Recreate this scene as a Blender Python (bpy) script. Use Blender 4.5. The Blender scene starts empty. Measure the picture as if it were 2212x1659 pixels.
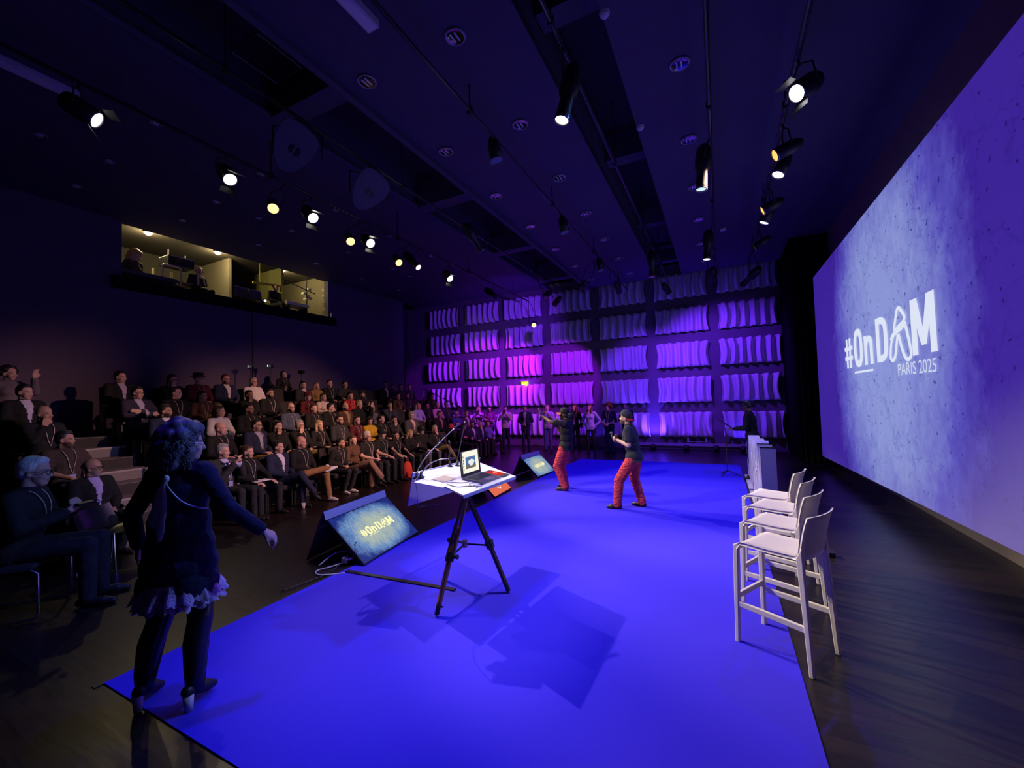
import bpy, math, random
import numpy as np
from mathutils import Vector, Matrix, Euler, Quaternion
random.seed(7)
PI = math.pi
scene = bpy.context.scene
col = scene.collection

# ------------------------------------------------------------------ camera
RC = ((0.8927590873866026, 0.04418349555787767, 0.4483626106277458),
      (0.44955034043377246, -0.021622667381042748, -0.8929932539897533),
      (-0.029760767875171255, 0.9987894067197628, -0.039166538267561765))
cam_d = bpy.data.cameras.new('camera')
cam = bpy.data.objects.new('camera', cam_d); col.objects.link(cam)
cam.matrix_world = Matrix.Translation((0, 0, 1.9)) @ Matrix(RC).to_4x4()
cam_d.sensor_fit = 'HORIZONTAL'; cam_d.sensor_width = 36.0; cam_d.lens = 14.4507
cam_d.clip_start = 0.05; cam_d.clip_end = 100
scene.camera = cam

# ------------------------------------------------------------------ world, exposure
world = bpy.data.worlds.new('world'); scene.world = world
world.use_nodes = True
world.node_tree.nodes['Background'].inputs['Color'].default_value = (0.0, 0.0, 0.0, 1)
world.node_tree.nodes['Background'].inputs['Strength'].default_value = 0.0
scene.view_settings.view_transform = 'Standard'
scene.view_settings.look = 'None'
scene.view_settings.exposure = 0.0
scene.view_settings.gamma = 1.0
scene.view_settings.use_curve_mapping = False

# ------------------------------------------------------------------ stage light levels (colour, watts); the lamps that carry them are built below
COL_WARM = (1.0, 0.86, 0.66)
COL_AMBER = (1.0, 0.62, 0.30)
COL_BLUE = (0.07, 0.02, 1.0)
COL_SKY = (0.16, 0.34, 1.0)
COL_VIOLET = (0.15, 0.02, 1.0)
COL_MAGENTA = (0.30, 0.006, 1.0)
COL_COOL = (0.62, 0.68, 1.0)
W_FRONT = 1250.0     # front-of-house whites on the stage
W_AMBER = 1650.0     # amber lamps behind the stage that reach the seats
W_BLUE = 400.0      # blue wash from the bars
W_MAG = 2250.0      # magenta wash on the panel wall
W_VIOL = 1250.0      # violet wash on upper panels

# ------------------------------------------------------------------ helpers
def vec(*a): return np.array(a, float)
def nrm(v):
    v = np.asarray(v, float); return v / (np.linalg.norm(v) + 1e-12)

class MB:
    """collects shapes and links them as one mesh object"""
    def __init__(s, M=None): s.v = []; s.f = []; s.M = M
    def add(s, vs, fs):
        b = len(s.v)
        for p in vs:
            p = Vector(p)
            if s.M is not None: p = s.M @ p
            s.v.append(tuple(p))
        for f in fs: s.f.append(tuple(i + b for i in f))
        return s
    def box(s, c, d, rot=None, taper=1.0):
        c = Vector(c); hx, hy, hz = d[0] / 2, d[1] / 2, d[2] / 2
        R = Euler(rot).to_matrix() if rot else Matrix.Identity(3)
        vs = []
        for z, k in ((-hz, 1.0), (hz, taper)):
            for x, y in ((-hx, -hy), (hx, -hy), (hx, hy), (-hx, hy)):
                vs.append(c + R @ Vector((x * k, y * k, z)))
        s.add(vs, [(3, 2, 1, 0), (4, 5, 6, 7), (0, 1, 5, 4), (1, 2, 6, 5), (2, 3, 7, 6), (3, 0, 4, 7)])
        return s
    def quadbox(s, pts, n):
        """a plate: four corner points, thickness vector n"""
        n = Vector(n); a = [Vector(p) for p in pts]; b = [p + n for p in a]
        s.add(a + b, [(3, 2, 1, 0), (4, 5, 6, 7), (0, 1, 5, 4), (1, 2, 6, 5), (2, 3, 7, 6), (3, 0, 4, 7)])
        return s
    def cyl(s, p0, p1, r0, r1=None, n=12, caps=True):
        r1 = r0 if r1 is None else r1
        p0 = Vector(p0); p1 = Vector(p1); ax = (p1 - p0)
        if ax.length < 1e-9: return s
        ax.normalize()
        u = ax.orthogonal().normalized(); w = ax.cross(u)
        vs = []
        for p, r in ((p0, r0), (p1, r1)):
            for i in range(n):
                t = 2 * PI * i / n
                vs.append(p + (u * math.cos(t) + w * math.sin(t)) * r)
        fs = [(i, (i + 1) % n, n + (i + 1) % n, n + i) for i in range(n)]
        if caps: fs += [tuple(range(n - 1, -1, -1)), tuple(range(n, 2 * n))]
        s.add(vs, fs); return s
    def tube(s, pts, r, n=8):
        pts = [Vector(p) for p in pts]; vs = []; fs = []
        up = None
        for i, p in enumerate(pts):
            t = (pts[min(i + 1, len(pts) - 1)] - pts[max(i - 1, 0)]).normalized()
            if up is None: up = t.orthogonal().normalized()
            up = (up - t * up.dot(t))
            up = up.normalized() if up.length > 1e-6 else t.orthogonal().normalized()
            w = t.cross(up)
            rr = r[i] if isinstance(r, (list, tuple)) else r
            for k in range(n):
                a = 2 * PI * k / n
                vs.append(p + (up * math.cos(a) + w * math.sin(a)) * rr)
        m = len(pts)
        for i in range(m - 1):
            for k in range(n):
                fs.append((i * n + k, i * n + (k + 1) % n, (i + 1) * n + (k + 1) % n, (i + 1) * n + k))
        fs += [tuple(range(n - 1, -1, -1)), tuple(range((m - 1) * n, m * n))]
        s.add(vs, fs); return s
    def lathe(s, prof, n=16, axis=None, o=(0, 0, 0)):
        """prof: (radius, height) pairs about local z, moved to o and turned so z -> axis"""
        q = Vector((0, 0, 1)).rotation_difference(Vector(axis)) if axis is not None else Quaternion()
        o = Vector(o); vs = []; fs = []
        for r, h in prof:
            for i in range(n):
                t = 2 * PI * i / n
                vs.append(o + q @ Vector((r * math.cos(t), r * math.sin(t), h)))
        for j in range(len(prof) - 1):
            for i in range(n):
                fs.append((j * n + i, j * n + (i + 1) % n, (j + 1) * n + (i + 1) % n, (j + 1) * n + i))
        s.add(vs, fs); return s
    def ell(s, c, r, n=12, m=8, R=None):
        c = Vector(c); vs = []; fs = []
        R = R or Matrix.Identity(3)
        for j in range(m + 1):
            ph = PI * j / m
            for i in range(n):
                t = 2 * PI * i / n
                vs.append(c + R @ Vector((r[0] * math.sin(ph) * math.cos(t), r[1] * math.sin(ph) * math.sin(t), r[2] * math.cos(ph))))
        for j in range(m):
            for i in range(n):
                fs.append((j * n + i, (j + 1) * n + i, (j + 1) * n + (i + 1) % n, j * n + (i + 1) % n))
        s.add(vs, fs); return s
    def poly(s, pts, z=0.0):
        s.add([(p[0], p[1], z) for p in pts], [tuple(range(len(pts)))]); return s
    def mesh(s, name, smooth=False):
        me = bpy.data.meshes.new(name); me.from_pydata(s.v, [], s.f); me.update()
        if smooth: me.polygons.foreach_set('use_smooth', [True] * len(me.polygons))
        return me
    def build(s, name, m=None, parent=None, smooth=False, bevel=0.0):
        return link(name, s.mesh(name, smooth), m, parent, bevel)

def link(name, me, m=None, parent=None, bevel=0.0):
    ob = bpy.data.objects.new(name, me); col.objects.link(ob)
    if m is not None:
        if len(me.materials) == 0: me.materials.append(None)
        ob.material_slots[0].link = 'OBJECT'; ob.material_slots[0].material = m
    if parent is not None: ob.parent = parent
    if bevel:
        b = ob.modifiers.new('bevel', 'BEVEL'); b.width = bevel; b.segments = 2; b.limit_method = 'ANGLE'
    return ob
def tag(o, label=None, cat=None, group=None, kind=None):
    if label: o['label'] = label
    if cat: o['category'] = cat
    if group: o['group'] = group
    if kind: o['kind'] = kind
    return o
def empty(name, loc=(0, 0, 0), rz=0.0, sc=1.0):
    e = bpy.data.objects.new(name, None); col.objects.link(e)
    e.location = loc; e.rotation_euler = (0, 0, rz); e.scale = (sc, sc, sc); e.empty_display_size = 0.1
    return e
def copy_tree(o, parent=None):
    c = o.copy(); col.objects.link(c)
    if parent is not None: c.parent = parent
    for ch in list(o.children): copy_tree(ch, c)
    return c
ORD = ['first', 'second', 'third', 'fourth', 'fifth', 'sixth', 'seventh', 'eighth', 'ninth', 'tenth', 'eleventh', 'twelfth', 'thirteenth', 'fourteenth', 'fifteenth', 'sixteenth', 'seventeenth', 'eighteenth', 'nineteenth', 'twentieth', 'twenty-first', 'twenty-second', 'twenty-third', 'twenty-fourth']

# ------------------------------------------------------------------ materials
_M = {}
def srgb(r, g, b):
    f = lambda c: (c / 255 / 12.92) if c / 255 <= 0.04045 else ((c / 255 + 0.055) / 1.055) ** 2.4
    return (f(r), f(g), f(b))
def mat(name, c, rough=0.6, metal=0.0, emit=None, es=0.0, noise=0.0, nscale=20.0, bump=0.0, bscale=200.0, spec=0.5, stretch=(1, 1, 1), bdist=0.01):
    key = (name, tuple(round(x, 4) for x in c), rough, metal, emit, es, noise, nscale, bump, bscale, spec, stretch, bdist)
    if key in _M: return _M[key]
    m = bpy.data.materials.new(name); m.use_nodes = True
    nt = m.node_tree; b = nt.nodes['Principled BSDF']
    b.inputs['Base Color'].default_value = (*c, 1); b.inputs['Roughness'].default_value = rough
    b.inputs['Metallic'].default_value = metal; b.inputs['Specular IOR Level'].default_value = spec
    if emit:
        b.inputs['Emission Color'].default_value = (*emit, 1); b.inputs['Emission Strength'].default_value = es
    if noise or bump:
        tc = nt.nodes.new('ShaderNodeTexCoord'); mp = nt.nodes.new('ShaderNodeMapping')
        mp.inputs['Scale'].default_value = stretch
        nt.links.new(tc.outputs['Object'], mp.inputs['Vector'])
    if noise:
        n = nt.nodes.new('ShaderNodeTexNoise'); n.inputs['Scale'].default_value = nscale; n.inputs['Detail'].default_value = 4
        nt.links.new(mp.outputs[0], n.inputs['Vector'])
        mx = nt.nodes.new('ShaderNodeMix'); mx.data_type = 'RGBA'
        mx.inputs['A'].default_value = (*[x * (1 - noise) for x in c], 1); mx.inputs['B'].default_value = (*[min(1, x * (1 + noise)) for x in c], 1)
        nt.links.new(n.outputs['Fac'], mx.inputs['Factor']); nt.links.new(mx.outputs['Result'], b.inputs['Base Color'])
    if bump:
        n2 = nt.nodes.new('ShaderNodeTexNoise'); n2.inputs['Scale'].default_value = bscale; n2.inputs['Detail'].default_value = 3
        nt.links.new(mp.outputs[0], n2.inputs['Vector'])
        bp = nt.nodes.new('ShaderNodeBump'); bp.inputs['Strength'].default_value = bump; bp.inputs['Distance'].default_value = bdist
        nt.links.new(n2.outputs['Fac'], bp.inputs['Height']); nt.links.new(bp.outputs['Normal'], b.inputs['Normal'])
    _M[key] = m; return m
def denim(c): return mat('creased_cotton', c, 0.8, noise=0.16, nscale=9, bump=1.0, bscale=13, spec=0.25, stretch=(1, 1, 2.2), bdist=0.05)
def fabric(c, rough=0.85): return mat('fabric', c, rough, noise=0.18, nscale=30, bump=0.8, bscale=11, spec=0.25, bdist=0.03)
def emis(name, c, s):
    key = ('emis', name, c, s)
    if key in _M: return _M[key]
    m = bpy.data.materials.new(name); m.use_nodes = True; nt = m.node_tree
    nt.nodes.remove(nt.nodes['Principled BSDF'])
    e = nt.nodes.new('ShaderNodeEmission'); e.inputs['Color'].default_value = (*c, 1); e.inputs['Strength'].default_value = s
    nt.links.new(e.outputs[0], nt.nodes['Material Output'].inputs['Surface'])
    _M[key] = m; return m
BLACK = mat('black_metal', (0.012, 0.012, 0.014), 0.45, bump=0.1)
DARKMET = mat('dark_metal', (0.03, 0.03, 0.033), 0.4, 0.6)
CHROME = mat('chrome', (0.75, 0.75, 0.78), 0.16, 1.0)
WHITEPL = mat('white_plastic', (0.74, 0.69, 0.56), 0.42, bump=0.05)
PALE = mat('pale_plastic', (0.55, 0.54, 0.55), 0.5)
BLACKCLOTH = mat('black_cloth', (0.006, 0.006, 0.008), 0.95, spec=0.1)
RUBBER = mat('black_rubber', (0.01, 0.01, 0.01), 0.6)

def wood_floor():
    m = bpy.data.materials.new('dark_floorboards'); m.use_nodes = True; nt = m.node_tree; b = nt.nodes['Principled BSDF']
    tc = nt.nodes.new('ShaderNodeTexCoord')
    br = nt.nodes.new('ShaderNodeTexBrick')
    br.inputs['Scale'].default_value = 1.0; br.inputs['Brick Width'].default_value = 1.6; br.inputs['Row Height'].default_value = 0.13
    br.inputs['Mortar Size'].default_value = 0.003; br.inputs['Bias'].default_value = 0.0
    br.inputs['Color1'].default_value = (0.011, 0.007, 0.006, 1); br.inputs['Color2'].default_value = (0.020, 0.013, 0.010, 1); br.inputs['Mortar'].default_value = (0.006, 0.004, 0.003, 1)
    nt.links.new(tc.outputs['Object'], br.inputs['Vector'])
    mp = nt.nodes.new('ShaderNodeMapping'); mp.inputs['Scale'].default_value = (1.2, 9, 1); nt.links.new(tc.outputs['Object'], mp.inputs['Vector'])
    n = nt.nodes.new('ShaderNodeTexNoise'); n.inputs['Scale'].default_value = 2.5; n.inputs['Detail'].default_value = 6; nt.links.new(mp.outputs[0], n.inputs['Vector'])
    mx = nt.nodes.new('ShaderNodeMix'); mx.data_type = 'RGBA'; mx.blend_type = 'OVERLAY'; mx.inputs['Factor'].default_value = 0.6
    nt.links.new(br.outputs['Color'], mx.inputs['A']); nt.links.new(n.outputs['Color'], mx.inputs['B'])
    nt.links.new(mx.outputs['Result'], b.inputs['Base Color'])
    rr = nt.nodes.new('ShaderNodeMapRange'); rr.inputs['To Min'].default_value = 0.22; rr.inputs['To Max'].default_value = 0.48
    nt.links.new(n.outputs['Fac'], rr.inputs['Value']); nt.links.new(rr.outputs[0], b.inputs['Roughness'])
    bp = nt.nodes.new('ShaderNodeBump'); bp.inputs['Strength'].default_value = 0.12; bp.inputs['Distance'].default_value = 0.01
    nt.links.new(n.outputs['Fac'], bp.inputs['Height']); nt.links.new(bp.outputs[0], b.inputs['Normal'])
    return m

def slide_mat(name, light, mid, dark, strength, w, h, soft=1.0, base=(0.0, 0.0, 0.0), namp=1.2):
    """a projected or displayed slide: pale worn plaster in the middle, blue towards the rim, with scratches and specks. Object x right, y up, centred"""
    m = bpy.data.materials.new(name); m.use_nodes = True; nt = m.node_tree; L = nt.links.new
    b = nt.nodes['Principled BSDF']; b.inputs['Base Color'].default_value = (*base, 1); b.inputs['Roughness'].default_value = 0.6
    tc = nt.nodes.new('ShaderNodeTexCoord')
    sep = nt.nodes.new('ShaderNodeSeparateXYZ'); L(tc.outputs['Object'], sep.inputs[0])
    def math_(op, a, bb=None, v2=None):
        n = nt.nodes.new('ShaderNodeMath'); n.operation = op
        if hasattr(a, 'type'): L(a, n.inputs[0])
        else: n.inputs[0].default_value = a
        if bb is not None:
            if hasattr(bb, 'type'): L(bb, n.inputs[1])
            else: n.inputs[1].default_value = bb
        return n.outputs[0]
    x = math_('DIVIDE', sep.outputs[0], w / 2); y = math_('DIVIDE', sep.outputs[1], h / 2)
    r2 = math_('ADD', math_('POWER', math_('ABSOLUTE', x), 2.2), math_('POWER', math_('ABSOLUTE', y), 2.6))
    def noise(sc, det, st=(1, 1, 1), rough=0.6):
        mp = nt.nodes.new('ShaderNodeMapping'); mp.inputs['Scale'].default_value = st; L(tc.outputs['Object'], mp.inputs['Vector'])
        n = nt.nodes.new('ShaderNodeTexNoise'); n.inputs['Scale'].default_value = sc; n.inputs['Detail'].default_value = det; n.inputs['Roughness'].default_value = rough
        L(mp.outputs[0], n.inputs['Vector']); return n.outputs['Fac']
    s = 6.0 / w
    big = noise(1.1 * s, 8, (1, 0.8, 1), 0.65); fine = noise(5.5 * s, 10, (1.4, 0.7, 1), 0.7); speck = noise(11 * s, 4, (1, 1, 1), 0.5)
    k = math_('ADD', r2, math_('MULTIPLY', math_('SUBTRACT', big, 0.5), namp))
    k = math_('ADD', k, math_('MULTIPLY', math_('SUBTRACT', fine, 0.5), 0.75 * namp))
    cr = nt.nodes.new('ShaderNodeValToRGB'); e = cr.color_ramp.elements
    e[0].position = 0.05; e[0].color = (*light, 1); e[1].position = 0.95 * soft; e[1].color = (*dark, 1)
    q = cr.color_ramp.elements.new(0.45 * soft); q.color = (*mid, 1)
    L(k, cr.inputs[0])
    sp = nt.nodes.new('ShaderNodeValToRGB'); sp.color_ramp.elements[0].position = 0.645; sp.color_ramp.elements[1].position = 0.69
    sp.color_ramp.elements[0].color = (1, 1, 1, 1); sp.color_ramp.elements[1].color = (0.28, 0.3, 0.45, 1); L(speck, sp.inputs[0])
    vo = nt.nodes.new('ShaderNodeTexVoronoi'); vo.feature = 'DISTANCE_TO_EDGE'; vo.inputs['Scale'].default_value = 0.9 * s
    wa = nt.nodes.new('ShaderNodeMixRGB') if False else nt.nodes.new('ShaderNodeVectorMath'); wa.operation = 'ADD'
    nn = nt.nodes.new('ShaderNodeTexNoise'); nn.inputs['Scale'].default_value = 2.5 * s; nn.inputs['Detail'].default_value = 5; L(tc.outputs['Object'], nn.inputs['Vector'])
    L(tc.outputs['Object'], wa.inputs[0]); L(nn.outputs['Color'], wa.inputs[1]); L(wa.outputs[0], vo.inputs['Vector'])
    ck = nt.nodes.new('ShaderNodeValToRGB'); ck.color_ramp.elements[0].position = 0.0; ck.color_ramp.elements[1].position = 0.02
    ck.color_ramp.elements[0].color = (0.6, 0.62, 0.75, 1); ck.color_ramp.elements[1].color = (1, 1, 1, 1); L(vo.outputs['Distance'], ck.inputs[0])
    m1 = nt.nodes.new('ShaderNodeMix'); m1.data_type = 'RGBA'; m1.blend_type = 'MULTIPLY'; m1.inputs['Factor'].default_value = 1.0
    L(cr.outputs[0], m1.inputs['A']); L(sp.outputs[0], m1.inputs['B'])
    m2 = nt.nodes.new('ShaderNodeMix'); m2.data_type = 'RGBA'; m2.blend_type = 'MULTIPLY'; m2.inputs['Factor'].default_value = 0.7
    L(m1.outputs['Result'], m2.inputs['A']); L(ck.outputs[0], m2.inputs['B'])
    L(m2.outputs['Result'], b.inputs['Emission Color']); b.inputs['Emission Strength'].default_value = strength
    return m

def spot(parent, pos, aim, color, watts, angle=45, blend=0.35, size=0.06):
    d = bpy.data.lights.new('lamp_beam', 'SPOT'); d.color = color; d.energy = watts; d.spot_size = math.radians(angle); d.spot_blend = blend; d.shadow_soft_size = size
    o = bpy.data.objects.new('lamp_beam', d); col.objects.link(o)
    o.matrix_world = Matrix.Translation(pos) @ (Vector(aim) - Vector(pos)).to_track_quat('-Z', 'Y').to_matrix().to_4x4()
    if parent is not None:
        o.parent = parent; o.matrix_parent_inverse = Matrix.Translation(parent.location).inverted()
    return o
# ================================================================== structure
ZC = 6.08            # stage ceiling
ZA = 6.33            # ceiling over the seats
YW = 15.7            # panel wall
XL = -12.2           # booth wall
XRW = 2.75           # wall behind the screen
YN = -3.0
CEILM = mat('ceiling_paint', (0.055, 0.045, 0.095), 0.75, noise=0.1, nscale=3)
WALLM = mat('wall_paint', (0.085, 0.062, 0.115), 0.8, noise=0.12, nscale=2, bump=0.05)
WALLD = mat('wall_dark', (0.030, 0.026, 0.032), 0.85)
PANELWALL = mat('panel_wall_paint', (0.13, 0.10, 0.13), 0.7, noise=0.1, nscale=2)
SKIRTM = mat('wall_base_paint', (0.16, 0.13, 0.10), 0.7, noise=0.15, nscale=4)

f = MB().box((-5.6, 6.3, -0.05), (20, 19.2, 0.1)).build('floor', wood_floor()); tag(f, 'dark glossy wooden board floor of the hall', kind='structure')
CARPETM = mat('blue_carpet', (0.052, 0.032, 0.66), 0.9, noise=0.06, nscale=1.3, bump=0.25, bscale=350, spec=0.15)
c = MB().box((-1.76, 6.88, 0.005), (4.34, 11.1, 0.010)).build('stage_carpet', CARPETM)
tag(c, 'bright ultramarine blue carpet laid over the stage floor', 'carpet')
tp = MB()
tp.box((-3.95, 6.88, 0.003), (0.05, 11.2, 0.006)).build('edge_tape', mat('black_tape', (0.02, 0.018, 0.016), 0.35), c)

# walls
w = MB()
# booth wall with its long window: Y 4.37..10.0, Z 5.0..6.33
w.box((XL - 0.1, (YN + 13.9) / 2, 2.5), (0.2, 13.9 - YN, 5.0))
w.box((XL - 0.1, (YN + 4.37) / 2, 5.7), (0.2, 4.37 - YN, 1.4))
w.box((XL - 0.1, (10.0 + 13.9) / 2, 5.7), (0.2, 3.9, 1.4))
wl = w.build('wall_left', WALLM); tag(wl, 'dark wall behind the seats below the control booth', kind='structure')
MB().box((XL + 0.012, 7.35, 2.45), (0.02, 0.03, 4.9)).build('panel_joint', WALLD, wl)
MB().box((XL + 0.012, 1.6, 3.2), (0.02, 0.03, 6.3)).build('panel_joint', WALLD, wl)
t_ = MB().box((XL + 0.04, 7.2, 4.86), (0.28, 6.0, 0.26)).build('trim_1', BLACKCLOTH); tag(t_, 'black ledge under the control booth window', kind='structure')
w = MB().box((-5.6, YW + 0.1, 3.3), (18, 0.2, 6.6)).build('wall_far', PANELWALL); tag(w, 'dark wall carrying the wavy panels', kind='structure')
w = MB().box((-13.6, 14.8, 3.3), (0.2, 2.0, 6.6)).build('wall_recess', WALLD); tag(w, 'dark recess wall beside the panels', kind='structure')
w = MB().box((-12.9, 13.9, 3.3), (1.4, 0.06, 6.6)).build('wall_return', WALLD); tag(w, 'dark wall return at the back corner', kind='structure')
w = MB().box((XRW + 0.1, 6.3, 3.3), (0.2, 19.2, 6.6)).build('wall_right', SKIRTM); tag(w, 'brownish dark wall behind the projection screen', kind='structure')
w = MB().box((-4.7, YN - 0.1, 3.3), (15.2, 0.2, 6.8)).build('wall_near', WALLD); tag(w, 'dark wall behind the camera', kind='structure')

# ceiling slabs, the two sunken slots between them and their dark upper deck
def slab(x0, x1, z, m=CEILM, y0=YN, y1=15.25, th=0.12):
    o = MB().box(((x0 + x1) / 2, (y0 + y1) / 2, z + th / 2), (x1 - x0, y1 - y0, th)).build('ceiling', m)
    return tag(o, 'dark ceiling panel of the hall', kind='structure')
slab(-0.96, XRW, ZC); slab(-4.27, -1.76, ZC); slab(XL - 0.2, -5.95, ZA)
deck = slab(XL - 0.3, XRW + 0.1, 7.05, WALLD, y1=YW)
for x, z0, sx in ((-0.96, ZC, 1), (-1.76, ZC, -1), (-4.27, ZC, 1), (-5.95, ZA, -1)):
    o = MB().box((x + 0.03 * sx, (YN + 15.25) / 2, (z0 + 7.05) / 2), (0.06, 15.25 - YN, 7.05 - z0 - 0.01)).build('ceiling_edge', CEILM)
    tag(o, 'side of a sunken slot in the ceiling', kind='structure')
for k, y in enumerate((0.6, 4.0, 7.4, 10.8, 14.2)):
    o = MB().box((-5.1, y, 6.55), (1.62, 0.32, 0.5)).build('ceiling_beam', CEILM); tag(o, 'cross beam inside the wide ceiling slot', kind='structure')
    o = MB().box((-1.36, y + 0.5, 6.62), (0.76, 0.28, 0.4)).build('ceiling_beam', CEILM); tag(o, 'cross beam inside the narrow ceiling slot', kind='structure')
# rounded lip on the seats' side of the wide slot and on the stage side
MB().tube([(-5.93, YN, ZA + 0.02), (-5.93, YW, ZA + 0.02)], 0.05).build('trim_2', CEILM)['kind'] = 'structure'
MB().box((-4.24, (YN + YW) / 2, ZC - 0.03), (0.10, YW - YN, 0.10)).build('trim_3', CEILM)['kind'] = 'structure'
# hatch outline inside the wide slot
h = MB()
for a, b in (((-4.95, 2.75), (-4.45, 2.75)), ((-4.45, 2.75), (-4.45, 3.3)), ((-4.45, 3.3), (-4.95, 3.3)), ((-4.95, 3.3), (-4.95, 2.75))):
    h.cyl((a[0], a[1], 6.10), (b[0], b[1], 6.10), 0.012, n=6)
hb = h.build('hatch_frame', DARKMET)
tag(hb, 'thin square metal frame hung in the ceiling slot', 'frame')
for x, y in ((-4.95, 2.75), (-4.45, 3.3)): MB().cyl((x, y, 6.10), (x, y, 7.05), 0.006, n=6).build('hanger', DARKMET, hb)

# black drape at the far end of the screen wall
dr = MB(); N = 40
vs = []; fs = []
for i in range(N + 1):
    u = i / N; x = 1.92 + u * (XRW - 1.92); y = 13.35 + 0.05 * math.sin(u * 40)
    vs += [(x, y, 0.02), (x, y, 6.5)]
for i in range(N): fs.append((2 * i, 2 * i + 2, 2 * i + 3, 2 * i + 1))
vs2 = [(x, y + 0.04, z) for x, y, z in vs]
n0 = len(vs)
dr.add(vs + vs2, fs + [tuple(reversed([i + n0 for i in f_])) for f_ in fs])
dr.box((1.92, 14.5, 3.2), (0.06, 2.3, 6.3))
o = dr.build('stage_drape', BLACKCLOTH, smooth=True); tag(o, 'tall black masking drape between the screen and the panel wall', 'curtain')

# ------------------------------------------------------------------ seating tiers and aisle steps
XR = [-7.55, -8.4, -9.25, -10.05, -10.85]
RISE = 0.36
TIERM = mat('tier_carpet', (0.035, 0.030, 0.034), 0.9, noise=0.15, nscale=12)
STEPM = mat('step_vinyl', (0.16, 0.14, 0.15), 0.7, noise=0.1, nscale=8)
for r in range(1, 5):
    xf = XR[r] + 0.52
    o = MB().box(((xf + XL) / 2, (YN + 13.55) / 2, RISE * r / 2), (xf - XL, 13.55 - YN, RISE * r)).build('seating_tier', TIERM)
    tag(o, 'dark carpeted seating tier', kind='structure')
stair = empty('aisle_stair', (XR[1] + 0.52, 3.2, 0)); tag(stair, 'grey aisle steps climbing between the seat blocks', kind='structure')
for r in range(1, 5):
    xf = XR[r] + 0.52
    for k, (dx, zt) in enumerate(((0.36, RISE * (r - 1) + RISE / 2), (-0.02, RISE * r))):
        o = MB().box((xf + dx - 0.18 - stair.location.x, 0, zt - RISE / 4 + 0.004), (0.37, 0.92, RISE / 2)).build('step', STEPM, stair)
        MB().box((xf + dx - 0.0 - stair.location.x, 0, zt - 0.012), (0.02, 0.92, 0.03)).build('nosing', mat('step_nosing', (0.30, 0.27, 0.28), 0.5), stair)
    # light cheek boards along the aisle
    for yy in (2.72 - 3.2, 3.68 - 3.2):
        MB().box((xf - 0.2 - stair.location.x, yy, RISE * r + 0.12), (0.05, 0.03, 0.3)).build('post', STEPM, stair)
# handrail on the far side
hr = empty('handrail', (-9.3, 13.75, 0)); tag(hr, 'dark metal handrail sloping down beside the seats', 'railing')
def rail(p, q, dz): return [(p[0] + 9.3, 0, p[1] + dz), (q[0] + 9.3, 0, q[1] + dz)]
RAILM = mat('rail_metal', (0.08, 0.07, 0.08), 0.35, 0.7)
A_, B_, D_ = (-11.1, 1.55), (-9.2, 0.72), (-7.9, 0.25)
for p, q in ((A_, B_), (B_, D_)):
    for dz in (0.95, 0.55): MB().tube(rail(p, q, dz), 0.02).build('rail', RAILM, hr)
for p in (A_, B_, (-9.35, 0.78), D_): MB().cyl((p[0] + 9.3, 0, max(0, p[1] - 0.35)), (p[0] + 9.3, 0, p[1] + 0.95), 0.02).build('post', RAILM, hr)

# ------------------------------------------------------------------ wavy wall panels
PANELM = mat('panel_felt', (0.62, 0.58, 0.64), 0.8, bump=0.15, bscale=120)
def wavy(seed):
    rr = random.Random(seed); NU, NV = 84, 10; W_, H_ = 1.76, 0.87
    m = MB(); vs = []; fs = []; nf = rr.choice((6.0, 6.5, 7.0)); ph0 = rr.uniform(0, 6)
    for layer in (0, 1):
        for j in range(NV + 1):
            v = j / NV; belly = math.sin(PI * v)
            for i in range(NU + 1):
                u = i / NU
                x = (u - 0.5) * W_ * (1 - 0.05 * belly * (1 if True else 0)) + 0.02 * belly * math.sin(9 * u + seed)
                a = 2 * PI * nf * (u + 0.018 * belly * math.sin(5 * u + ph0)) + ph0
                s_ = math.sin(a); d = 0.13 + (0.070 + 0.045 * belly) * (math.copysign(abs(s_) ** 0.8, s_)) + 0.03 * belly
                z = (v - 0.5) * H_ + 0.012 * math.sin(a + 1) * (1 if j in (0, NV) else 0.0)
                vs.append((x, -d + (0.012 if layer else 0), z))
        n = NU + 1
    per = (NU + 1) * (NV + 1)
    for j in range(NV):
        for i in range(NU):
            q = (j * n + i, j * n + i + 1, (j + 1) * n + i + 1, (j + 1) * n + i)
            fs.append(q); fs.append(tuple(per + k for k in reversed(q)))
    for i in range(NU):
        fs.append((i + 1, i, per + i, per + i + 1)); k = NV * n
        fs.append((k + i, k + i + 1, per + k + i + 1, per + k + i))
    for j in range(NV):
        fs.append((j * n, (j + 1) * n, per + (j + 1) * n, per + j * n)); k = NU
        fs.append(((j + 1) * n + k, j * n + k, per + j * n + k, per + (j + 1) * n + k))
    m.add(vs, fs); return m.mesh('wavy_sheet', True)
WV = [wavy(s) for s in range(4)]
BACKM = MB().box((0, -0.02, 0), (1.62, 0.04, 0.80)).mesh('back_board')
for cI in range(7):
    for rI in range(5):
        x = -11.29 + cI * 2.04; z = 0.433 + 0.435 + rI * 1.225
        e = empty('wall_panel', (x, YW, z))
        tag(e, 'wavy felt wall panel, %s row from the floor, %s column from the seats' % (ORD[rI], ORD[cI]), 'wall panel', 'wavy panels on the far wall')
        link('wavy_sheet', WV[(cI * 3 + rI * 5) % 4], PANELM, e); link('back_board', BACKM, WALLD, e)
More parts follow.
